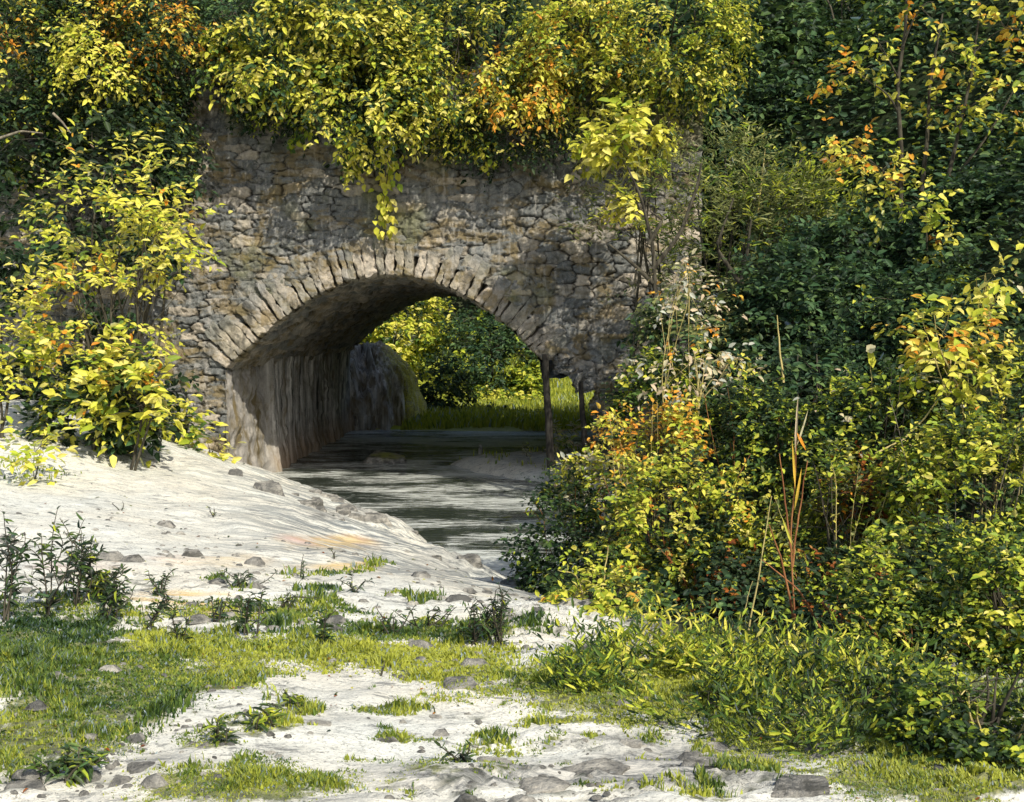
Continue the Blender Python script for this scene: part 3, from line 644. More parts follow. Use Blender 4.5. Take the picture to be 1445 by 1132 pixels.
# trees seen through the arch
FB = dict(group='trees and bushes beyond the arch', cat='tree', name='riverside_tree')
tree('sunlit yellow green tree seen through the left of the arch', 560, 465, 47, 140, 110, 420, 14, 0.24, {'lime': 5, 'yellow': 5, 'green': 3, 'dark': 1.5}, ry=2.0, sr=.07, **FB)
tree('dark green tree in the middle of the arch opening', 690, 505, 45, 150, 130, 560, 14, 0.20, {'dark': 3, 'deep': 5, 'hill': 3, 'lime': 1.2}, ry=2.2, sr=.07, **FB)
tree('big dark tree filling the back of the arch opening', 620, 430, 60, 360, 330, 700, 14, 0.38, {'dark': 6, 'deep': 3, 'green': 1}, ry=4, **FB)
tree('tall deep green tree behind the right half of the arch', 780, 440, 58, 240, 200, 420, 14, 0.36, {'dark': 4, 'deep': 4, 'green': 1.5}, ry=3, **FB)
bush = lambda label, *a, **k: plant(k.pop('name', 'shrub'), label, k.pop('cat', 'shrub'), *a, **k)
FB2 = dict(group='trees and bushes beyond the arch', name='riverside_shrub')
bush('low bright yellow green bush on the far bank at the middle of the arch', 705, 566, 42.5, 130, 30, 190, 12, 0.17, {'lime': 5, 'yellow': 5, 'green': 2}, ry=1.4, **FB2)
bush('dark low bush on the far bank beside the rounded wing wall', 618, 550, 38, 80, 100, 240, 12, 0.17, {'dark': 6, 'deep': 2}, ry=0.9, **FB2)
bush('dark low bush on the far bank left of the tall prop', 690, 592, 37, 170, 24, 220, 12, 0.15, {'dark': 5, 'deep': 2, 'green': 2}, ry=0.6, **FB2)
bush('lime coloured shrub just left of the tall prop', 745, 540, 43.5, 36, 44, 120, 12, 0.2, {'lime': 5, 'green': 3}, ry=0.8, **FB2)
# ------------------------------------------------------------------ shrubs on the bridge
BT = dict(group='shrubs growing over the top of the bridge', base='deck', sr=0.04, droop=0.4, spray=0.42, gaps=.15)
Y_ = {'yellow': 6, 'lime': 2, 'green': 1.5, 'deep': 2, 'dark': 2}
OY = {'orange': 3, 'yellow': 3, 'lime': 1, 'dark': 2, 'deep': 2}
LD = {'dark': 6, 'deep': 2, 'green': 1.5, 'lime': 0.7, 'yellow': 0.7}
bush('orange and yellow leaved shrub at the extreme left of the bridge top', 5, 40, 19.2, 100, 110, 156, 11, 0.104, OY, ry=0.7, **BT)
bush('dark shrub with trailing yellow leaves at the left end of the bridge', 150, 68, 19.4, 220, 260, 630, 13, 0.098, LD, ry=0.8, **BT)
bush('dark hanging shrub just left of the bare masonry', 215, 190, 19.6, 110, 190, 390, 13, 0.086, LD, ry=0.45, **BT)
bush('reddish orange shrub on the left part of the bridge top', 235, 30, 19.0, 170, 130, 390, 11, 0.098, {'orange': 3, 'yellow': 2, 'dark': 3, 'deep': 2}, ry=0.6, **BT)
bush('yellow shrub trailing beside the reddish orange one', 150, 73, 18.7, 130, 120, 164, 11, 0.104, {'yellow': 6, 'lime': 2, 'dark': 1}, ry=0.5, **BT)
bush('large leaved bright yellow shrub overhanging the wall left of the arch crown', 400, 60, 19.2, 190, 150, 494, 11, 0.129, Y_, ry=0.8, **BT)
bush('yellow shrub directly above the hanging creeper', 520, 110, 19.1, 190, 180, 630, 11, 0.117, Y_, ry=0.7, **BT)
bush('dense yellow green shrub above the arch crown', 640, 88, 19.2, 190, 170, 600, 11, 0.104, {'yellow': 5, 'lime': 2.5, 'green': 2, 'deep': 2, 'dark': 2}, ry=0.7, **BT)
bush('orange tinged shrub right of the arch crown on the bridge top', 735, 108, 19.0, 110, 100, 254, 11, 0.104, {'orange': 4, 'yellow': 4, 'dark': 1}, ry=0.5, **BT)
bush('yellow shrub beside the orange tinged one on the bridge top', 820, 58, 19.2, 170, 150, 450, 11, 0.098, {'yellow': 5, 'lime': 3, 'green': 2, 'orange': .6, 'dark': 1}, ry=0.7, **BT)
bush('small leaved yellow green shrub above the right end of the masonry', 960, 48, 19.0, 190, 180, 630, 11, 0.092, {'yellow': 4, 'lime': 3, 'green': 2, 'deep': 2, 'dark': 1}, ry=0.8, **BT)
bush('dark green fringe shrub drooping over the masonry above the right haunch', 730, 178, 19.7, 260, 80, 450, 13, 0.086, {'dark': 6, 'deep': 2, 'lime': .6, 'yellow': .6}, ry=0.35, **BT)
bush('dark green fringe shrub drooping over the masonry above the left haunch', 460, 143, 19.7, 220, 70, 390, 13, 0.086, {'dark': 6, 'deep': 2, 'lime': .4, 'yellow': .4}, ry=0.35, **BT)
bush('yellow shrub cut by the top edge of the photo near the middle', 480, 10, 18.9, 180, 80, 300, 11, 0.117, Y_, ry=0.6, **BT)
bush('dark leafy shrub cut by the top edge left of centre', 330, 20, 20.2, 120, 160, 300, 13, 0.092, DK, ry=0.6, **BT)
bush('dark leafy shrub cut by the top edge right of centre', 650, 20, 20.4, 240, 130, 450, 13, 0.092, {'dark': 6, 'deep': 2, 'green': 2, 'yellow': 1}, ry=0.6, **BT)
bush('yellow shrub hanging at the top of the bare masonry near its right end', 840, 125, 19.2, 110, 100, 252, 11, 0.113, Y_, ry=.5, **BT)
bush('sparse green fringe at the top left of the bare masonry', 300, 130, 19.7, 120, 50, 132, 11, 0.104, {'dark': 4, 'deep': 3, 'lime': .6}, ry=.3, **BT)
bush('dark ivy shrub over the wall in the upper left corner', 40, 170, 19.4, 160, 150, 396, 12, 0.122, LD, ry=.4, **BT)
bush('dark shrub between the orange shrubs at the top left', 110, 20, 19.6, 200, 130, 312, 12, 0.122, LD, ry=.5, **BT)
# hanging creepers
def creeper(label, pts, D, n, ln, mix, wd=0.10):
    SEED[0] += 1; rng = np.random.default_rng(SEED[0])
    W_ = np.array([P(a, b, D) for a, b in pts]); base = W_[0]
    root = empty('hanging_creeper', tuple(base), label, 'creeper', 'creepers hanging down the masonry')
    q = np.linspace(0, 1, 30); k = np.linspace(0, 1, len(W_)); L = np.stack([np.interp(q, k, W_[:, i]) for i in range(3)], -1)
    L[:, 0] += 0.03*fbm(q*9, q*0, seed=SEED[0]); st = Acc(); st.add(*tube(L-base, np.linspace(0.012, 0.004, 30), 5)); st.build('stem', BARK, root, True)
    t = rng.random(n)**1.1; c = np.stack([np.interp(t, q, L[:, i]) for i in range(3)], -1)+rng.normal(0, 1, (n, 3))*wd*np.array([1, .4, .6])
    c[:, 1] = np.minimum(c[:, 1], 19.85)
    d = rng.normal(0, .5, (n, 3)); d[:, 2] -= 0.9; nn = np.array([0, -1.0, .5])+rng.normal(0, .4, (n, 3))
    ac = Acc(); sz = ln*rng.uniform(.6, 1.2, n); leafmesh(c-base, d, nn, sz, sz*.75, clcol(rng, mix, n, 1), ac); ac.build('leaves', LEAF, root)
creeper('long yellow creeper dangling lowest over the masonry above the arch', [(545, 170), (548, 240), (540, 290), (543, 328)], 19.6, 120, 0.15, {'yellow': 5, 'lime': 3})
creeper('short yellow creeper left of the long one', [(500, 170), (497, 215), (505, 250)], 19.6, 90, 0.13, {'yellow': 5, 'lime': 3, 'green': 2})
creeper('yellow creeper strand at the left end of the bare wall', [(225, 130), (238, 190), (246, 226)], 19.3, 60, 0.14, {'yellow': 5, 'lime': 2})
creeper('yellow creeper sprig with few leaves above the right haunch', [(665, 190), (680, 215), (690, 235)], 19.6, 50, 0.13, {'yellow': 5, 'lime': 2})
creeper('dim creeper clinging to the upper left masonry', [(440, 160), (425, 190), (415, 205)], 19.6, 60, 0.12, {'green': 3, 'lime': 3})
# ------------------------------------------------------------------ left bush with large leaves
LB = dict(group='large leaved yellow shrubs on the left bank', name='broad_leaved_shrub', asp=0.46, spray=0.4, droop=0.05, coh=.6, gaps=.1)
YL = {'yellow': 7, 'lime': 3, 'orange': .3, 'green': .8}
bush('tall yellow shrub with large leaves and four dark stems, its crown reaching up', 165, 310, 15.2, 210, 210, 140, 9, 0.128, YL, ry=.6, stems=4, sr=.034, limbs=24, **LB)
bush('wide middle tier yellow shrub with orange heart before the masonry', 130, 450, 14.8, 220, 200, 160, 9, 0.125, {'yellow': 7, 'lime': 3, 'orange': .8, 'green': 1.5}, ry=.6, stems=3, sr=.03, limbs=20, **LB)
bush('yellow shrub at the left edge of the photo above the pale bank', 0, 490, 14.6, 90, 130, 50, 11, 0.13, YL, ry=.6, stems=2, sr=.025, **LB)
bush('rounded yellow shrub beside the foot of the masonry', 185, 555, 14.4, 90, 110, 60, 11, 0.18, YL, ry=.4, stems=2, sr=.02, **LB)
bush('dark leafy base shrub under the large yellow leaves', 135, 580, 14.9, 150, 110, 150, 12, 0.17, {'dark': 6, 'deep': 2, 'lime': 1.5, 'yellow': 1}, ry=.5, stems=3, sr=.02, **LB)
bush('small yellow shrub low against the abutment corner', 248, 606, 17.0, 70, 52, 34, 11, 0.17, YL, ry=.3, stems=2, sr=.012, **LB)
bush('smallest yellow shrub at the abutment foot nearest the water', 297, 640, 17.3, 42, 42, 18, 11, 0.16, {'yellow': 6, 'lime': 3, 'dark': 1}, ry=.2, stems=2, sr=.01, **LB)
bush('sparse yellow green sprig on the open pale bank', 55, 640, 12.6, 60, 60, 16, 10, 0.13, {'lime': 4, 'yellow': 4}, ry=.25, stems=2, sr=.008, **LB)
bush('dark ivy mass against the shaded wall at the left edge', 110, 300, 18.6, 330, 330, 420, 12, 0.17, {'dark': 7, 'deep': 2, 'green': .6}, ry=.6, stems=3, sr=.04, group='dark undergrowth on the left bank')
bush('dark low growth between the left shrubs and the masonry', 120, 560, 17.2, 260, 120, 220, 12, 0.16, {'dark': 6, 'deep': 3, 'green': 1}, ry=.5, stems=3, sr=.02, group='dark undergrowth on the left bank')
bush('yellow leaved branches reaching right over the masonry from the tall shrub', 235, 330, 15, 110, 120, 55, 9, 0.13, YL, ry=.4, stems=2, sr=.02, base=tuple(G(180, 640)), **LB)
# ------------------------------------------------------------------ right hillside
RD = dict(group='dark shrubs on the right hillside')
for i, (lab, px, py, D, w, h, n, ln, mix) in enumerate([
  ('dark green shrub mass below the sapling trunks', 1230, 370, 15.5, 260, 160, 520, .12, {'deep': 5, 'dark': 2, 'hill': 2}),
  ('blue green shrub at the right edge below the saplings', 1400, 340, 14.5, 200, 200, 480, .12, {'deep': 7, 'dark': 2, 'hill': 1}),
  ('dark rounded shrub in the centre of the right hillside', 1150, 450, 14, 220, 170, 520, .11, {'dark': 2.5, 'deep': 4, 'hill': 1.5}),
  ('dark shrub between the feathery bush and the flowering stalk', 1000, 480, 14.5, 180, 150, 400, .11, {'dark': 2, 'olive': 4, 'hill': 2}),
  ('deep green shrub under the orange tipped branch', 1330, 480, 12.5, 260, 190, 520, .10, {'deep': 4, 'dark': 2.5, 'hill': 2, 'lime': .6}),
  ('dark shrub behind the thin green stalks', 1130, 560, 12, 260, 150, 480, .10, {'dark': 3, 'deep': 3, 'hill': 1.5}),
  ('green shrub on the slope behind the saplings', 1200, 280, 20, 260, 160, 420, .15, {'deep': 4, 'dark': 2, 'hill': 3}),
  ('shadowy shrub on the slope at the far right', 1410, 230, 19, 220, 180, 420, .15, {'deep': 5, 'dark': 2, 'hill': 2}),
  ('dark shrub above the feathery bush', 1060, 200, 22, 240, 190, 420, .16, {'dark': 3, 'deep': 3, 'hill': 1.5}),
  ('dark shrub behind the right end of the masonry', 940, 230, 21, 160, 190, 360, .16, {'dark': 3, 'deep': 3, 'hill': 1.5})]):
    bush(lab, px, py, D, w, h, n, 13, ln, mix, ry=w/2*D/F*.6, stems=3, sr=.03, **RD)
# feathery olive bushes in front of the masonry end
FE = dict(group='feathery olive bushes right of the masonry', name='feathery_bush', asp=.22, droop=-.3, spray=.5, up=.3)
bush('feathery olive bush with bare dark forks in front of the wall end', 900, 310, 18.3, 130, 250, 150, 16, .12, {'olive': 5, 'lime': 2, 'green': 1}, ry=.6, stems=3, sr=.04, **FE)
bush('broad feathery olive bush with brushy top', 1035, 310, 17.4, 190, 230, 300, 18, .12, {'olive': 6, 'green': 2, 'lime': .8}, ry=.8, stems=4, sr=.035, **FE)
bush('pale feathery tuft leaning over the dark shrubs', 1120, 300, 16.8, 150, 80, 160, 14, .13, {'olive': 4, 'lime': 3}, ry=.5, stems=2, sr=.02, **FE)
bush('bright yellow maple spray in front of the upper wall end', 885, 195, 18, 110, 80, 60, 11, .19, {'yellow': 6, 'lime': 3}, ry=.4, stems=2, sr=.02, group='yellow sprays over the wall end', base=tuple(P(905, 400, 18)))
bush('small yellow spray hanging beside the wall end', 890, 285, 17.9, 36, 30, 14, 10, .14, {'yellow': 6}, ry=.15, stems=1, sr=.01, group='yellow sprays over the wall end', base=tuple(P(905, 400, 18)))
# ------------------------------------------------------------------ thin saplings with sparse yellow leaves
def sapling(label, line, D, r, clumps, ln=.115, mix={'yellow': 6, 'lime': 2, 'orange': 1}, limbs=True):
    SEED[0] += 1; rng = np.random.default_rng(SEED[0]); pts = np.array([P(a, b, D) for a, b in line]); base = pts[0]
    root = empty('thin_sapling', tuple(base), label, 'sapling', 'thin saplings on the right hillside')
    q = np.linspace(0, 1, 16); k = np.linspace(0, 1, len(pts)); L = np.stack([np.interp(q, k, pts[:, i]) for i in range(3)], -1)
    r = r*.72; st = Acc(); st.add(*tube(L-base, np.linspace(r, r*.4, 16), 8)); ac = Acc()
    for (cx, cy, rx, ry_, n, m) in clumps:
        C = P(cx, cy, D-.2); acc, p, d = foliage(rng, C, (rx*D/F, .35, ry_*D/F), n, 8, ln, m or mix, spray=.3, hollow=.1, gaps=1, asp=.62, droop=.2, acc=ac)
        i = int(np.clip(np.argmin(np.abs(L[:, 2]-C[2]))-2, 0, 15)); lp, lr = branch(L[i], C, r*.4, r*.15, rng); st.add(*tube(lp-base, lr, 6))
        for e in p[rng.integers(0, len(p), 5)]: lp, lr = branch(C, e, r*.15, .003, rng); st.add(*tube(lp-base, lr, 4))
    ac.V = [v-base for v in ac.V]
    ac.build('foliage', LEAF, root); st.build('stem', BARK, root, True)
OR = {'orange': 3, 'yellow': 5, 'green': 1}
sapling('tallest thin sapling with orange leaves at its left side', [(1270, 320), (1272, 220), (1266, 120), (1278, 40), (1280, -40)], 15.5, .055, [(1215, 105, 60, 26, 14, OR), (1300, 10, 50, 24, 12, OR), (1200, 205, 50, 40, 16, {'yellow': 4, 'orange': 3}), (1245, 240, 60, 30, 16, None), (1240, 60, 30, 24, 6, None)])
sapling('thin sapling with a slight bend, second of the upright trunks', [(1300, 270), (1308, 200), (1312, 120), (1330, 20)], 16, .05, [(1340, 70, 50, 40, 14, {'yellow': 4, 'lime': 3}), (1320, 150, 40, 30, 8, None), (1300, 290, 40, 22, 8, {'lime': 3, 'yellow': 3})])
sapling('sapling leaning right with a yellow topped crown', [(1338, 250), (1352, 190), (1370, 110), (1382, 20)], 15.8, .045, [(1420, 40, 45, 34, 16, {'orange': 3, 'yellow': 4}), (1350, 150, 26, 30, 8, {'lime': 4, 'yellow': 3}), (1420, 120, 36, 28, 12, None)])
sapling('shortest sapling, tilted strongly right at the photo edge', [(1352, 245), (1384, 205), (1410, 165), (1440, 110)], 16, .03, [(1425, 170, 26, 16, 7, None), (1420, 240, 20, 14, 4, None)])
sapling('low sapling with yellow leaves hanging below the tallest trunk', [(1310, 400), (1308, 340), (1306, 300)], 14, .02, [(1300, 285, 36, 24, 9, {'lime': 3, 'yellow': 3}), (1320, 330, 24, 22, 7, None), (1260, 280, 24, 16, 5, None)])
sapling('dark leaning stump like sapling above the feathery bush', [(1112, 254), (1124, 236), (1135, 222)], 19, .05, [(1165, 215, 30, 20, 6, None)])
# ------------------------------------------------------------------ foreground thicket
TH = dict(group='thicket in the right foreground', name='thicket_shrub', spray=.22, droop=.12, gaps=.12)
mixA = {'lime': 5, 'yellow': 3, 'green': 3, 'dark': 2.5}
for (lab, px, py, D, w, h, n, ln, mix) in [
  ('dark leafy bush hiding the right water edge', 800, 785, 10.3, 130, 200, 420, .075, {'dark': 7, 'deep': 2, 'green': 1.5, 'lime': .7}),
  ('pale and yellow bush beside the sandbar and short prop', 850, 690, 10.6, 120, 90, 130, .085, {'lime': 3, 'yellow': 4, 'pale': 3, 'dark': 1}),
  ('orange leaved bush against the foot of the masonry', 925, 630, 9.8, 130, 130, 150, .085, {'orange': 4, 'yellow': 3, 'lime': 2, 'dark': 2}),
  ('yellow green bush at the middle of the thicket', 960, 740, 9.0, 200, 190, 420, .08, {'lime': 5, 'yellow': 4, 'orange': .6, 'green': 2, 'dark': 2}),
  ('green bush with small glossy leaves under the wall end', 925, 560, 11.5, 90, 120, 200, .09, {'green': 4, 'lime': 3, 'dark': 3}),
  ('dense olive yellow bush right of the tall orange stalk', 1190, 740, 8.6, 220, 200, 480, .075, {'lime': 5, 'olive': 3, 'green': 2, 'yellow': 1.5, 'dark': 2}),
  ('rust spotted bush inside the thicket', 1235, 700, 9.2, 120, 90, 140, .08, {'rust': 5, 'lime': 2, 'dark': 1, 'orange': 1}),
  ('yellow green bush at the right edge of the thicket', 1370, 700, 8.2, 220, 220, 480, .075, {'lime': 5, 'yellow': 2.5, 'green': 3, 'dark': 3}),
  ('deep green bush at the right edge under the orange leaf', 1400, 560, 9.5, 200, 150, 360, .08, {'dark': 5, 'deep': 2, 'lime': 2, 'yellow': 1}),
  ('black hearted bush low in the thicket behind the red stems', 1010, 830, 8.6, 200, 150, 360, .07, {'dark': 9, 'rust': .4}),  # near-black leaf colour stands in for the shaded void here
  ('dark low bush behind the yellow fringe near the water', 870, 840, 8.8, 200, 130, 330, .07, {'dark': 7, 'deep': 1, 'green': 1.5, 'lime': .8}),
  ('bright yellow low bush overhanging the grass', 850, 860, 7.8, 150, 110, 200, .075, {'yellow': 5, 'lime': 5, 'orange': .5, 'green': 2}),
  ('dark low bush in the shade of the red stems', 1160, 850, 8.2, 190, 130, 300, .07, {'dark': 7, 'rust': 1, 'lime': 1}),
  ('leafy green bush at the lower right of the thicket', 1330, 850, 6.6, 260, 200, 520, .065, {'lime': 4, 'green': 4, 'yellow': 1.5, 'dark': 3.5}),
  ('dark green bush at the bottom right corner', 1390, 990, None, 240, 150, 480, .05, {'green': 4, 'dark': 4, 'lime': 3}),
  ('green bush in front of the hillside centre', 1080, 620, 10.2, 190, 130, 360, .08, {'green': 3, 'dark': 5, 'lime': 2.5}),
  ('bush with long arching pale twigs', 1240, 600, 9.6, 200, 130, 330, .08, {'green': 3, 'dark': 5, 'lime': 2.5, 'pale': .3}),
  ('green bush filling the right edge above the corner bush', 1430, 860, 6.0, 160, 200, 420, .06, {'lime': 4, 'green': 4, 'yellow': 1.5, 'dark': 3}),
  ('broad low bush under the leafy lower right bush', 1300, 930, 6.0, 240, 130, 420, .05, {'lime': 4, 'green': 4, 'dark': 3, 'yellow': 1})]:
    bush(lab, px, py, D, w, h, int(n*1.15), 12, ln*.76, mix, stems=4, sr=.012, limbs=24, canes=9, **TH)
for (lab, px, py, D, w, h, n, ln, mix) in [
  ('yellow green low bush in the middle of the grassy verge', 1080, 950, None, 220, 90, 360, .05, {'lime': 5, 'green': 3, 'yellow': 2, 'dark': 2}),
  ('low mixed bush between the verge and the lower right bush', 1220, 980, None, 200, 110, 380, .05, {'lime': 4, 'green': 4, 'yellow': 1.5, 'dark': 2}),
  ('low leafy bush at the left end of the verge', 920, 925, None, 220, 80, 300, .055, {'lime': 5, 'yellow': 3, 'green': 3}),
  ('leafy verge bush below the crossing red stems', 1000, 990, None, 200, 70, 280, .045, {'lime': 5, 'green': 4, 'yellow': 1, 'dark': 2}),
  ('low dark leaved verge bush at the edge of the sandy path', 830, 965, None, 120, 60, 200, .045, {'lime': 4, 'green': 4, 'dark': 2}),
  ('spreading verge bush left of the corner bush', 1130, 1030, None, 180, 70, 260, .04, {'lime': 4, 'green': 4, 'dark': 3})]:
    bush(lab.replace('bush', 'plants', 1), px, py, D, w, h*.55, int(n*.5), 8, ln*1.2, mix, stems=5, sr=.004, limbs=10, name='leafy_plant', cat='plants', asp=.24, droop=-.7, spray=.16, up=.2, hollow=.15, gaps=.1, group='leafy plants on the grassy verge')
bush('dry pale flowering shrub rising in front of the wall end', 965, 430, 11, 70, 130, 36, 9, .07, {'pale': 5, 'orange': 1.5, 'olive': 1}, ry=.25, stems=3, sr=.01, group='thicket in the right foreground', name='dry_shrub', bark=STRAW, base=tuple(P(960, 640, 11)))
bush('dry pale shrub with curled leaves beside the orange bush', 990, 520, 10.6, 130, 60, 40, 9, .08, {'pale': 5, 'yellow': 2}, ry=.25, stems=3, sr=.008, group='thicket in the right foreground', name='dry_shrub', bark=STRAW, base=tuple(P(975, 640, 10.6)))
bush('arching branch with orange tipped yellow leaves at the right', 1335, 500, 9.2, 150, 130, 60, 10, .10, {'yellow': 5, 'orange': 2, 'lime': 3}, ry=.3, stems=3, sr=.01, group='thicket in the right foreground', name='yellow_shrub', bark=STRAW, base=tuple(P(1350, 640, 9.2)))
bush('yellow leaved branch tip high on the right edge', 1390, 400, 10, 50, 40, 12, 8, .11, {'yellow': 5, 'pale': 1}, ry=.2, stems=1, sr=.008, group='thicket in the right foreground', name='yellow_shrub', bark=STRAW, base=tuple(P(1400, 560, 10)))
# ------------------------------------------------------------------ stalks
def stalk(name, label, cat, line, D, r, mat, leaves=(), group='tall stalks in the thicket', lm=None):
    SEED[0] += 1; rng = np.random.default_rng(SEED[0]); root = None; st = Acc(); base = P(line[0][0][0], line[0][0][1], D)
    root = empty(name, tuple(base), label, cat, group)
    for seg in line:
        pts = np.array([P(a, b, D) for a, b in seg]); q = np.linspace(0, 1, 12); k = np.linspace(0, 1, len(pts)); L = np.stack([np.interp(q, k, pts[:, i]) for i in range(3)], -1)
        L[:, 0] += .01*fbm(q*5, q*0+seg[0][0], seed=3); st.add(*tube(L-base, np.linspace(r, r*.35, 12), 6))
    st.build('stem', mat, root, True)
    if leaves:
        ac = Acc()
        for (a, b, c, d_, wd, kk) in leaves:
            p0, p1 = P(a, b, D-.03), P(c, d_, D-.03); v = p1-p0; L_ = np.linalg.norm(v)
            leafmesh((p0-base)[None], v[None], np.array([[rng.normal(0, .3), -1.0, .3]]), L_, wd, np.array([PAL[kk][rng.integers(0, 3)]]), ac, fold=.1, curl=.05)
        ac.build('leaves', LEAF, root)
stalk('reed_stalk', 'tall stalk with upright orange and straw blades standing out of the thicket', 'stalk', [[(1122, 905), (1116, 760), (1122, 680), (1124, 600)], [(1118, 800), (1128, 720), (1140, 650)], [(1117, 780), (1106, 700), (1100, 640)]], 7.4, .008, REDSTEM,
      [(1122, 640, 1126, 556, .018, 'pale'), (1122, 690, 1119, 620, .02, 'orange'), (1124, 630, 1142, 578, .016, 'pale'), (1124, 610, 1138, 636, .025, 'orange'), (1121, 720, 1132, 660, .02, 'orange'), (1118, 770, 1104, 730, .018, 'yellow')])
stalk('red_stem_shrub', 'crossing bare red stems at the bottom of the thicket', 'shrub', [[(1124, 915), (1112, 830), (1100, 780), (1085, 740)], [(1160, 890), (1125, 830), (1075, 790)], [(1188, 905), (1188, 860), (1180, 840)], [(1160, 850), (1185, 880), (1215, 885)]], 7.0, .010, REDSTEM,
      [(1188, 870, 1215, 885, .03, 'orange'), (1186, 880, 1200, 900, .03, 'orange')])
stalk('reed_stalk', 'leaning straw coloured stem left of the red stems', 'stalk', [[(1052, 910), (1068, 830), (1080, 760), (1088, 700)]], 7.1, .007, STRAW)
stalk('thin_stalk', 'thin slanting twig beside the leaning straw stem', 'stalk', [[(1035, 905), (1050, 860), (1062, 820)]], 7.1, .005, STRAW)
stalk('thin_stalk', 'thin pale vertical stalk against the dark hillside', 'stalk', [[(1106, 540), (1100, 490), (1096, 445)]], 10.5, .012, STRAW)
stalk('pale_twig', 'long arching pale twig on the right of the thicket', 'twig', [[(1270, 625), (1300, 595), (1330, 555), (1336, 540)], [(1235, 640), (1275, 620), (1300, 640), (1325, 665)]], 9.0, .009, STRAW, [(1268, 630, 1285, 648, .05, 'pale'), (1280, 640, 1300, 655, .05, 'lime')])
stalk('seedling', 'single upright seedling with pointed pale yellow leaves', 'plant', [[(1228, 590), (1230, 540), (1228, 500)]], 9.6, .007, STRAW, [(1222, 496, 1236, 488, .09, 'pale'), (1232, 520, 1226, 490, .09, 'yellow'), (1176, 565, 1172, 540, .05, 'yellow'), (1180, 545, 1200, 530, .03, 'lime')])
stalk('thin_stalk', 'ochre stem rising from the verge near the water', 'stalk', [[(852, 820), (856, 790), (858, 770)]], 8.3, .007, STRAW)
stalk('fallen_twig', 'straw twig lying across the lower right bush', 'twig', [[(1230, 1010), (1260, 990), (1285, 972)]], 5.4, .006, STRAW)
stalk('bare_branch', 'grey dead branch in the shade at the upper left edge', 'branch', [[(0, 195), (30, 185), (60, 188)], [(75, 160), (90, 175), (100, 188)]], 18.0, .025, PALEBARK, group=None)
# dark forks of the feathery bush
stalk('forked_trunk', 'dark forked trunk in front of the right end of the masonry', 'small tree', [[(925, 420), (922, 350), (905, 280), (885, 235)], [(922, 400), (890, 370), (860, 345)], [(922, 380), (960, 330), (985, 260), (990, 230)], [(915, 345), (935, 310), (920, 300)], [(1045, 405), (1055, 350), (1060, 310)], [(1045, 400), (1010, 350), (1035, 280)]], 16.4, .04, BARK, group=None)
stalk('thin_stalk', 'pale bare stem standing in front of the dark shrubs', 'stalk', [[(1070, 300), (1074, 260), (1080, 210)]], 17.0, .018, STRAW)
# ------------------------------------------------------------------ weeds on the pale bank
def weed(label, px, py, hpx, n, ln, mix, lean=0.0, wpx=30, stems=1, name='weed', asp=.25, mat=None):
    SEED[0] += 1; rng = np.random.default_rng(SEED[0]); b = G(px, py); D = b[1]; h_ = hpx*D/F; base = b.copy()
    root = empty(name, tuple(base), label, 'plant', 'weeds on the pale bank'); st = Acc(); ac = Acc()
    for s_ in range(stems):
        top = np.array([lean*h_+rng.normal(0, wpx*.4*D/F)*(stems > 1), rng.normal(0, .05), h_*rng.uniform(.65, 1) if s_ else h_])
        p, r = branch(np.array([rng.normal(0, .02), rng.normal(0, .02), -.02]), top, .007, .002, rng, 9, .07); st.add(*tube(p, r, 5))
        axes_ = [(p, n)]
        if hpx > 40:
            for k_ in range(5):
                a_ = p[rng.integers(2, 7)]; az = rng.uniform(0, 6.28); e_ = a_+np.array([math.cos(az), math.sin(az)*.6, rng.uniform(.6, 1.6)])*h_*rng.uniform(.12, .26)
                bp_, br_ = branch(a_, e_, .004, .0015, rng, 6, .12); st.add(*tube(bp_, br_, 4)); axes_.append((bp_, max(4, n//3)))
        for ax2, n2_ in axes_:
            t = rng.uniform(.15, 1, n2_); c = np.stack([np.interp(t, np.linspace(0, 1, len(ax2)), ax2[:, i]) for i in range(3)], -1)
            az = rng.uniform(0, 6.28, n2_); d = np.stack([np.cos(az), np.sin(az)*.6, rng.uniform(-.5, 1.1, n2_)], -1)
            sz = ln*rng.uniform(.4, 1.25, n2_)*(1.1-.4*t); leafmesh(c, d, np.array([0, 0, 1.0])+rng.normal(0, .5, (n2_, 3)), sz, sz*asp*rng.uniform(.8, 1.3, n2_), clcol(rng, mix, n2_, 1), ac, curl=rng.uniform(.15, .55))
    st.build('stem', mat or BARK, root, True); ac.build('leaves', LEAF, root)
WD = {'dark': 3, 'deep': 4, 'green': 3, 'lime': .5}
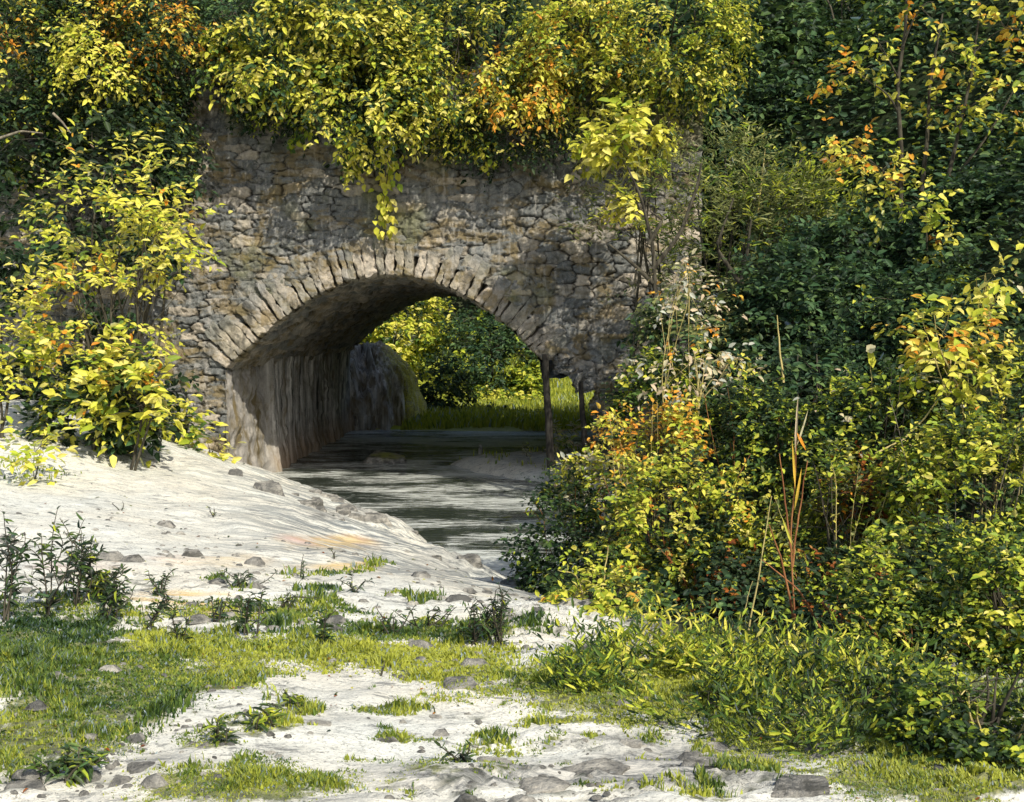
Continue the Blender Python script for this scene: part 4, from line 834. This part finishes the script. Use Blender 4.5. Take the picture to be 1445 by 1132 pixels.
for a in [('tall dark weed with a curled top at the left of the pale bank', 62, 870, 160, 20, .085, WD, .12, 40, 3),
          ('tall dark weed cut by the left photo edge', 8, 880, 160, 20, .08, WD, .05, 40, 3),
          ('dark bushy weed right of the curled one', 112, 860, 110, 20, .07, WD, .1, 40, 4),
          ('thin dark weed with narrow leaves near the left foreground', 150, 880, 90, 20, .07, WD, .2, 30, 3),
          ('leafy weed with long drooping blades beyond the dark patch', 140, 850, 50, 24, .09, {'dark': 3, 'lime': 2, 'green': 3}, .1, 60, 5),
          ('compact round dark weed alone on the ochre sand', 228, 840, 38, 26, .05, WD, 0, 24, 5),
          ('low spreading weed in the middle of the pale bank', 335, 832, 26, 22, .05, WD, 0, 60, 6),
          ('row like clump of dark weeds right of the spreading one', 402, 858, 20, 10, .04, WD, 0, 60, 7),
          ('thin weed on the slope above the ochre streak', 425, 815, 34, 12, .045, WD, .1, 20, 2),
          ('sprig of dark weed on the slope nearest the water', 498, 835, 22, 14, .05, WD, 0, 40, 4),
          ('upright dark weed by the right end of the spreading clump', 462, 915, 60, 16, .07, WD, .1, 14, 2),
          ('slender weed between the yellow grass and ochre sand', 355, 900, 60, 16, .06, WD, -.1, 30, 3),
          ('slender weed left of the middle of the grass strip', 255, 915, 50, 12, .05, WD, .05, 20, 2),
          ('curved weed standing alone in the grass strip', 205, 900, 48, 12, .06, WD, .25, 20, 2),
          ('group of dark blades at the left end of the mid grass', 305, 885, 40, 16, .06, WD, .1, 40, 4),
          ('dark leafy weed near the big bush at the water', 548, 893, 40, 10, .05, WD, .1, 50, 5),
          ('broad dark weed left of the water edge bush', 600, 884, 34, 9, .06, {'deep': 4, 'hill': 3, 'green': 2}, -.1, 70, 6),
          ('tall leafy weed touching the water edge bush', 664, 908, 62, 12, .055, {'deep': 4, 'dark': 3, 'green': 2}, .15, 46, 4),
          ('dark weed at the base of the water edge bush', 706, 912, 80, 16, .05, WD, -.1, 60, 6),
          ('small sprig on the bare slope in the distance', 300, 730, 14, 8, .04, WD, 0, 20, 3),
          ('tiny dark sprig high on the pale slope', 170, 720, 12, 6, .035, WD, 0, 12, 2),
          ('tiny dark sprig on the slope below the rocks', 470, 790, 14, 7, .035, WD, 0, 14, 2),
          ('lone stem in the yellow grass near the centre', 545, 955, 22, 5, .04, WD, -.2, 8, 1),
          ('leaning rosette of dark blades at the lower left', 95, 1100, 46, 13, .07, {'green': 4, 'hill': 3, 'lime': 2}, .1, 90, 6),
          ('green rosette on the pale ledge right of the lower left grass', 310, 1062, 30, 18, .06, {'green': 3, 'lime': 4, 'dark': 2}, 0, 40, 4),
          ('bright green rosette on the pale path near the centre', 375, 1032, 30, 18, .07, {'lime': 5, 'green': 3, 'dark': 2}, 0, 50, 4),
          ('dark tuft sitting in a crack of the foreground rock', 655, 1092, 28, 18, .05, {'dark': 5, 'green': 2}, 0, 40, 4),
          ('tuft of green blades at the edge of the path below the bright rosette', 415, 1008, 22, 16, .05, {'lime': 4, 'green': 3, 'dark': 2}, 0, 50, 4),
          ('pale green plant in front of the right sandbar', 800, 655, 60, 22, .18, {'pale': 4, 'lime': 3}, -.1, 50, 4),
          ('small pale plant on the sandbar edge', 742, 645, 20, 10, .12, {'pale': 5, 'lime': 2}, 0, 30, 3)]:
    weed(*a)
# ------------------------------------------------------------------ rocks
def rock_m():
    n = NT('limestone_rock'); co_ = n.coord(); v = n.noise(co_, 5, 9, .72, .4); w = n.noise(co_, 28, 6, .7)
    b = n.mix(n.ramp(v, [(.42, 0.), (.66, 1.)]), (.14, .14, .13), (.60, .57, .49)); b = n.mix(n.ramp(w, [(.55, 0.), (.7, .7)]), b, (.12, .12, .11))
    c, sp = n.attr(); b = n.mix(sp[2], b, (.36, .38, .10)); b = n.mix(n.ramp(n.noise(n.coord((1, 1, 4)), 3.2, 8, .7, .5), [(.55, 0.), (.62, .8)]), b, (.07, .07, .06)); n.bump(n.math('ADD', v, w), 1., .04); return n.fin(b)
ROCK = rock_m()
def rock(label, px, py, w, h, D=None, moss=0., group='pale rocks at the water edge', ez=None, name='rock', sink=.3):
    SEED[0] += 1; b = G(px, py) if D is None else P(px, py, D)
    if D is not None: b[2] = max(0.0, 0) if ez is None else ez
    sx, sz = w/2*b[1]/F, h*b[1]/F; b[2] -= sz*.22*(D is None); n1, n2 = 56, 34
    th, ph = np.linspace(0, 2*np.pi, n1), np.linspace(-.45, np.pi/2, n2); A, B = np.meshgrid(th, ph, indexing='ij'); a_, b_ = A.ravel(), B.ravel()
    rr_ = np.random.default_rng(SEED[0]*7); D_ = np.stack([np.cos(a_)*np.cos(b_), np.sin(a_)*np.cos(b_), np.sin(b_)], -1)
    nm = rr_.normal(size=(17, 3)); nm[:, 2] = np.abs(nm[:, 2])*.8; nm /= np.linalg.norm(nm, axis=1)[:, None]; nm[0] = (0.05, -.1, 1); dd = rr_.uniform(.55, 1.0, 17); dd[0] = .34
    dot = D_ @ nm.T; n = np.min(np.where(dot > .05, dd/np.maximum(dot, .05), 9), axis=1); n = np.minimum(n, 1.15)
    n = n*(1+.10*fbm(D_[:, 0]*3+SEED[0], D_[:, 1]*3, D_[:, 2]*3, seed=SEED[0], o=4)+.05*fbm(D_[:, 0]*10+SEED[0], D_[:, 1]*10, D_[:, 2]*14, seed=5, o=3))
    V = np.stack([sx*D_[:, 0]*n, sx*.75*D_[:, 1]*n, sz*1.9*D_[:, 2]*n], -1)
    mm = moss*sstep(.2, .8, np.sin(b_)+.4*fbm(V[:, 0]*4, V[:, 1]*4, seed=2))
    tag(mesh(name, V, grid_faces(n1, n2), ROCK, None, np.stack([0*a_, 0*a_, mm], -1), True, tuple(b)), label, 'rock', group)
def rocks():
    for (lab, px, py, w, h) in [('pale craggy rock at the foot of the abutment', 375, 695, 56, 22), ('small dark rock beside the craggy one at the abutment', 330, 672, 26, 14), ('low pale rock trailing from the abutment to the water', 432, 712, 60, 10),
          ('smooth flat pale rock half in the dark water', 530, 734, 66, 16), ('thin flat rock just right of the smooth one', 590, 752, 54, 10), ('grey wet rock on the lower water edge', 662, 800, 56, 14), ('pale wet rock where water meets the big bush', 722, 826, 40, 14), ('little pale rock between the trailing rock and the smooth one', 482, 722, 30, 10)]:
        rock(lab, px, py, w, h)
    rock('mossy yellow topped rock lying in the middle of the stream', 543, 653, 84, 15, D=24.6, moss=1., ez=0, group=None)
    rock('small upright white stone in the stream near the sandbar', 678, 645, 9, 26, D=25.5, ez=0, group=None)
    r2 = np.random.default_rng(8); e_ = [(-4.75, 20.4), (-3.04, 17.9), (-1.6, 15.2), (-.52, 12.9)]
    for i in range(26):
        k_ = r2.uniform(0, 2.9); a, b = np.array(e_[int(k_)]), np.array(e_[int(k_)+1]); c = a+(b-a)*(k_-int(k_))+r2.normal(0, .22, 2)-np.array([.25, .1]); X_, Y_ = proj(np.array([[c[0], c[1], .1]]))
        s_ = r2.uniform(10, 34); rock(('small' if s_ < 22 else 'larger')+' grey stone strewn along the left water edge '+['just below the abutment', 'midway between abutment and big bush', 'close to the big dark bush'][int(k_)], float(X_[0]), float(Y_[0]), s_, s_*.32, group='stones strewn along the water edge', name='stone')
    for (lab, px, py, w, h) in [('large broken rock at the bottom of the path right of centre', 1130, 1118, 110, 17), ('grey rock slab left of the large broken rock', 990, 1085, 90, 16), ('small pale rock at the verge edge', 1010, 1050, 50, 14), ('dark grey rock under the verge grass', 1075, 1075, 60, 14), ('flat dark rock near the verge corner', 890, 1050, 44, 9),
          ('flat slab at the bottom edge near the centre', 760, 1120, 90, 10), ('thin ledge of rock across the lower path', 840, 1092, 110, 9), ('flat grey rock on the lower left', 200, 1085, 60, 9), ('low dark rock at the bottom left corner', 40, 1108, 80, 12), ('dark flat rock at the grass edge beside the verge', 650, 968, 80, 8), ('small grey rock on the path near the bright rosette', 445, 1025, 40, 7), ('angular stone alone on the pale path', 615, 1012, 26, 5),
          ('narrow dark rock below the lone stem', 545, 1045, 36, 6), ('flat pale rock left of the thin ledge', 700, 1072, 60, 8)]:
        rock(lab, px, py, w, h, group='flat rocks in the foreground path')
rocks()
rng = np.random.default_rng(55); ac = Acc()
n = 2600; yy = 3.0*(11/3.0)**rng.random(n); xx = rng.uniform(-.5, .4, n)*yy; k = (shore_d(xx, yy) > .1) & (vnoise(xx*1.4, yy*1.8, seed=150) > rng.uniform(-.5, .5, n)); xx, yy = xx[k], yy[k]; zz = hfull(xx, yy)
for x_, y_, z_ in zip(xx, yy, zz):
    s_ = rng.uniform(.004, .016)*(1+2*(rng.random() < .08))*np.clip(y_/6, .7, 1.3); a = np.linspace(0, 2*np.pi, 8)[:-1]+rng.uniform(0, 6); r_ = s_*rng.uniform(.7, 1.3, 7)*1.4
    e = np.stack([np.cos(a)*r_*1.4, np.sin(a)*r_, 0*a-.003], -1); t = np.stack([np.cos(a)*r_*.8, np.sin(a)*r_*.6, 0*a+s_*.8*rng.uniform(.7, 1.2, 7)], -1)
    V = np.concatenate([e, t, [[0, 0, s_]]])+[x_, y_, z_]; i = np.arange(7); j = (i+1) % 7
    ac.add(V, [np.stack([i, j, j+7, i+7], -1), np.stack([i+7, j+7, i*0+14], -1)], rng.choice([.0, .0, .0])*np.ones(3))
tag(ac.build('gravel', ROCK, None, True), kind='stuff')
rng = np.random.default_rng(91); ac = Acc(); n = 1500; yy = 3.2*(15/3.2)**rng.random(n); xx = rng.uniform(-.55, .45, n)*yy; k = (shore_d(xx, yy) > .2) & (vnoise(xx*.9, yy*1.2, seed=160) > rng.uniform(-.6, .6, n)); xx, yy = xx[k], yy[k]; n = len(xx)
d = rng.normal(0, 1, (n, 3)); d[:, 2] *= .15; s_ = rng.uniform(.012, .035, n)*np.clip(yy/7, .8, 1.6)
leafmesh(np.stack([xx, yy, hfull(xx, yy)+.006], -1), d, np.array([0, 0, 1.])+rng.normal(0, .25, (n, 3)), s_, s_*.55, clcol(rng, {'rust': 3, 'dark': 4, 'olive': 3, 'yellow': 1}, n, 1)*.8, ac, curl=.3)
tag(ac.build('fallen_leaves', LEAF, None), kind='stuff')
# ------------------------------------------------------------------ undergrowth carpet on the hillsides
rng = np.random.default_rng(31); ac = Acc()
def carpet(x0, x1, y0, y1, n, ln, mix, hmax, cond):
    x = rng.uniform(x0, x1, n); y = rng.uniform(y0, y1, n); k = cond(x, y); x, y = x[k], y[k]; n = len(x)
    z = hfull(x, y)+hmax*rng.random(n)*(.4+np.abs(fbm(x*1.5, y*1.5, seed=140))*2)
    d = rng.normal(0, 1, (n, 3)); d[:, 2] = np.abs(d[:, 2])*.3; s_ = np.minimum(ln, .0085*y)*rng.uniform(.5, 1.3, n)
    leafmesh(np.stack([x, y, z], -1), d, np.array([0, -.5, 1.])+rng.normal(0, .5, (n, 3)), s_, s_*.6, clcol(rng, mix, n, 1), ac)
carpet(.6, 12, 6.3, 34, 60000, .13, {'dark': 3, 'deep': 4, 'hill': 3, 'lime': .3}, .35, lambda x, y: ((x > 1.9) | ((y < 17)&(y > 6.8))) & (shore_d(x, y) > .3))
carpet(1.9, 16, 13, 36, 60000, .2, {'dark': 2, 'deep': 5, 'hill': 4, 'lime': .4}, .7, lambda x, y: x > 1.9)
carpet(-26, 26, 34, 70, 30000, .3, {'dark': 5, 'deep': 4, 'green': 2}, .6, lambda x, y: (np.abs(x+1) > 8) | (y > 52))
carpet(-14, 3, 20, 32, 9000, .14, {'dark': 5, 'green': 3, 'lime': 1}, .0, lambda x, y: x > 99)
tag(ac.build('undergrowth', LEAF, None), kind='stuff')
# ------------------------------------------------------------------ grass
rng = np.random.default_rng(77); ac = Acc()
def blades(x, y, hgt, wd, col, lean=.5):
    n = len(x); z = hfull(x, y)-.01; az = rng.uniform(0, 6.28, n); dx, dy = np.cos(az), np.sin(az); ln = rng.uniform(.2, 1, n)*lean
    b = np.stack([x, y, z], -1); s_ = np.stack([-dy, dx*.4, 0*dx], -1)*wd[:, None]/2; o = np.stack([dx, dy, 0*dx], -1)
    m = b+np.array([0, 0, 1.0])*(hgt*.55)[:, None]+o*(hgt*ln*.3)[:, None]; t = b+np.array([0, 0, 1.0])*(hgt*(1-.25*ln))[:, None]+o*(hgt*ln)[:, None]
    V = np.stack([b-s_, b+s_, m+s_*.8, t, m-s_*.8], 1).reshape(-1, 3); i = np.arange(n)[:, None]*5
    ac.add(V, [i+np.array([[0, 1, 2, 4]]), i+np.array([[4, 2, 3]])], np.repeat(col, 5, 0))
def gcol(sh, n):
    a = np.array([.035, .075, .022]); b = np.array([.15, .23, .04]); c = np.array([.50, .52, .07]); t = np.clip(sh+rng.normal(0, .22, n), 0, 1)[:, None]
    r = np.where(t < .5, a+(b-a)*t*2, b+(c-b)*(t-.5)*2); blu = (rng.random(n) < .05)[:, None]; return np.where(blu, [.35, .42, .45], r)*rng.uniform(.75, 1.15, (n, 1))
N = 2100000; u = rng.random(N); yy = 3.0*(13.5/3.0)**u; xx = rng.uniform(-.56, .52, N)*yy*1.0
pp = np.stack([xx, yy, hbase(xx, yy)], -1); m, sh = grass_mask(pp)
cl = fbm(xx*2.2, yy*2.2, seed=120)+.5*fbm(xx*9, yy*9, seed=121)
keep = rng.random(N) < m*(.5+.5*sstep(-.5, .2, cl+.6*(m-.5)))*.62
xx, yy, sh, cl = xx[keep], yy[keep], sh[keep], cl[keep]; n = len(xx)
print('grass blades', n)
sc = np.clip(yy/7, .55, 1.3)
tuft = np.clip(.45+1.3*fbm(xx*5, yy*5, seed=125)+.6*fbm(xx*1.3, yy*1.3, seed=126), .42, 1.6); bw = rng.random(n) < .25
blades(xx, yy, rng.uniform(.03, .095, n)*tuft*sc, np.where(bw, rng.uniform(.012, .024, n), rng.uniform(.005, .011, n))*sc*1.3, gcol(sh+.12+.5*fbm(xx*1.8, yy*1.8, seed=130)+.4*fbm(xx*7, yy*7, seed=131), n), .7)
# far bank strip and meadow
n = 26000; xx = rng.uniform(-4.2, 8, n); yy = 32.3+rng.random(n)**1.3*20; s_ = shore_d(xx, yy); k = s_ > .05; xx, yy = xx[k], yy[k]; n = len(xx)
blades(xx, yy, rng.uniform(.12, .38, n), rng.uniform(.04, .09, n), gcol(np.full(n, .95), n))
n = 900; xx = rng.uniform(-2.2, 1.2, n); yy = rng.uniform(21, 27, n); k = (shore_d(xx, yy) > .02) & (vnoise(xx*2, yy*2, seed=8) > 0); xx, yy = xx[k], yy[k]; n = len(xx)
blades(xx, yy, rng.uniform(.05, .2, n), rng.uniform(.02, .04, n), gcol(np.full(n, .9), n))
tag(ac.build('grass', LEAF, None), kind='stuff')
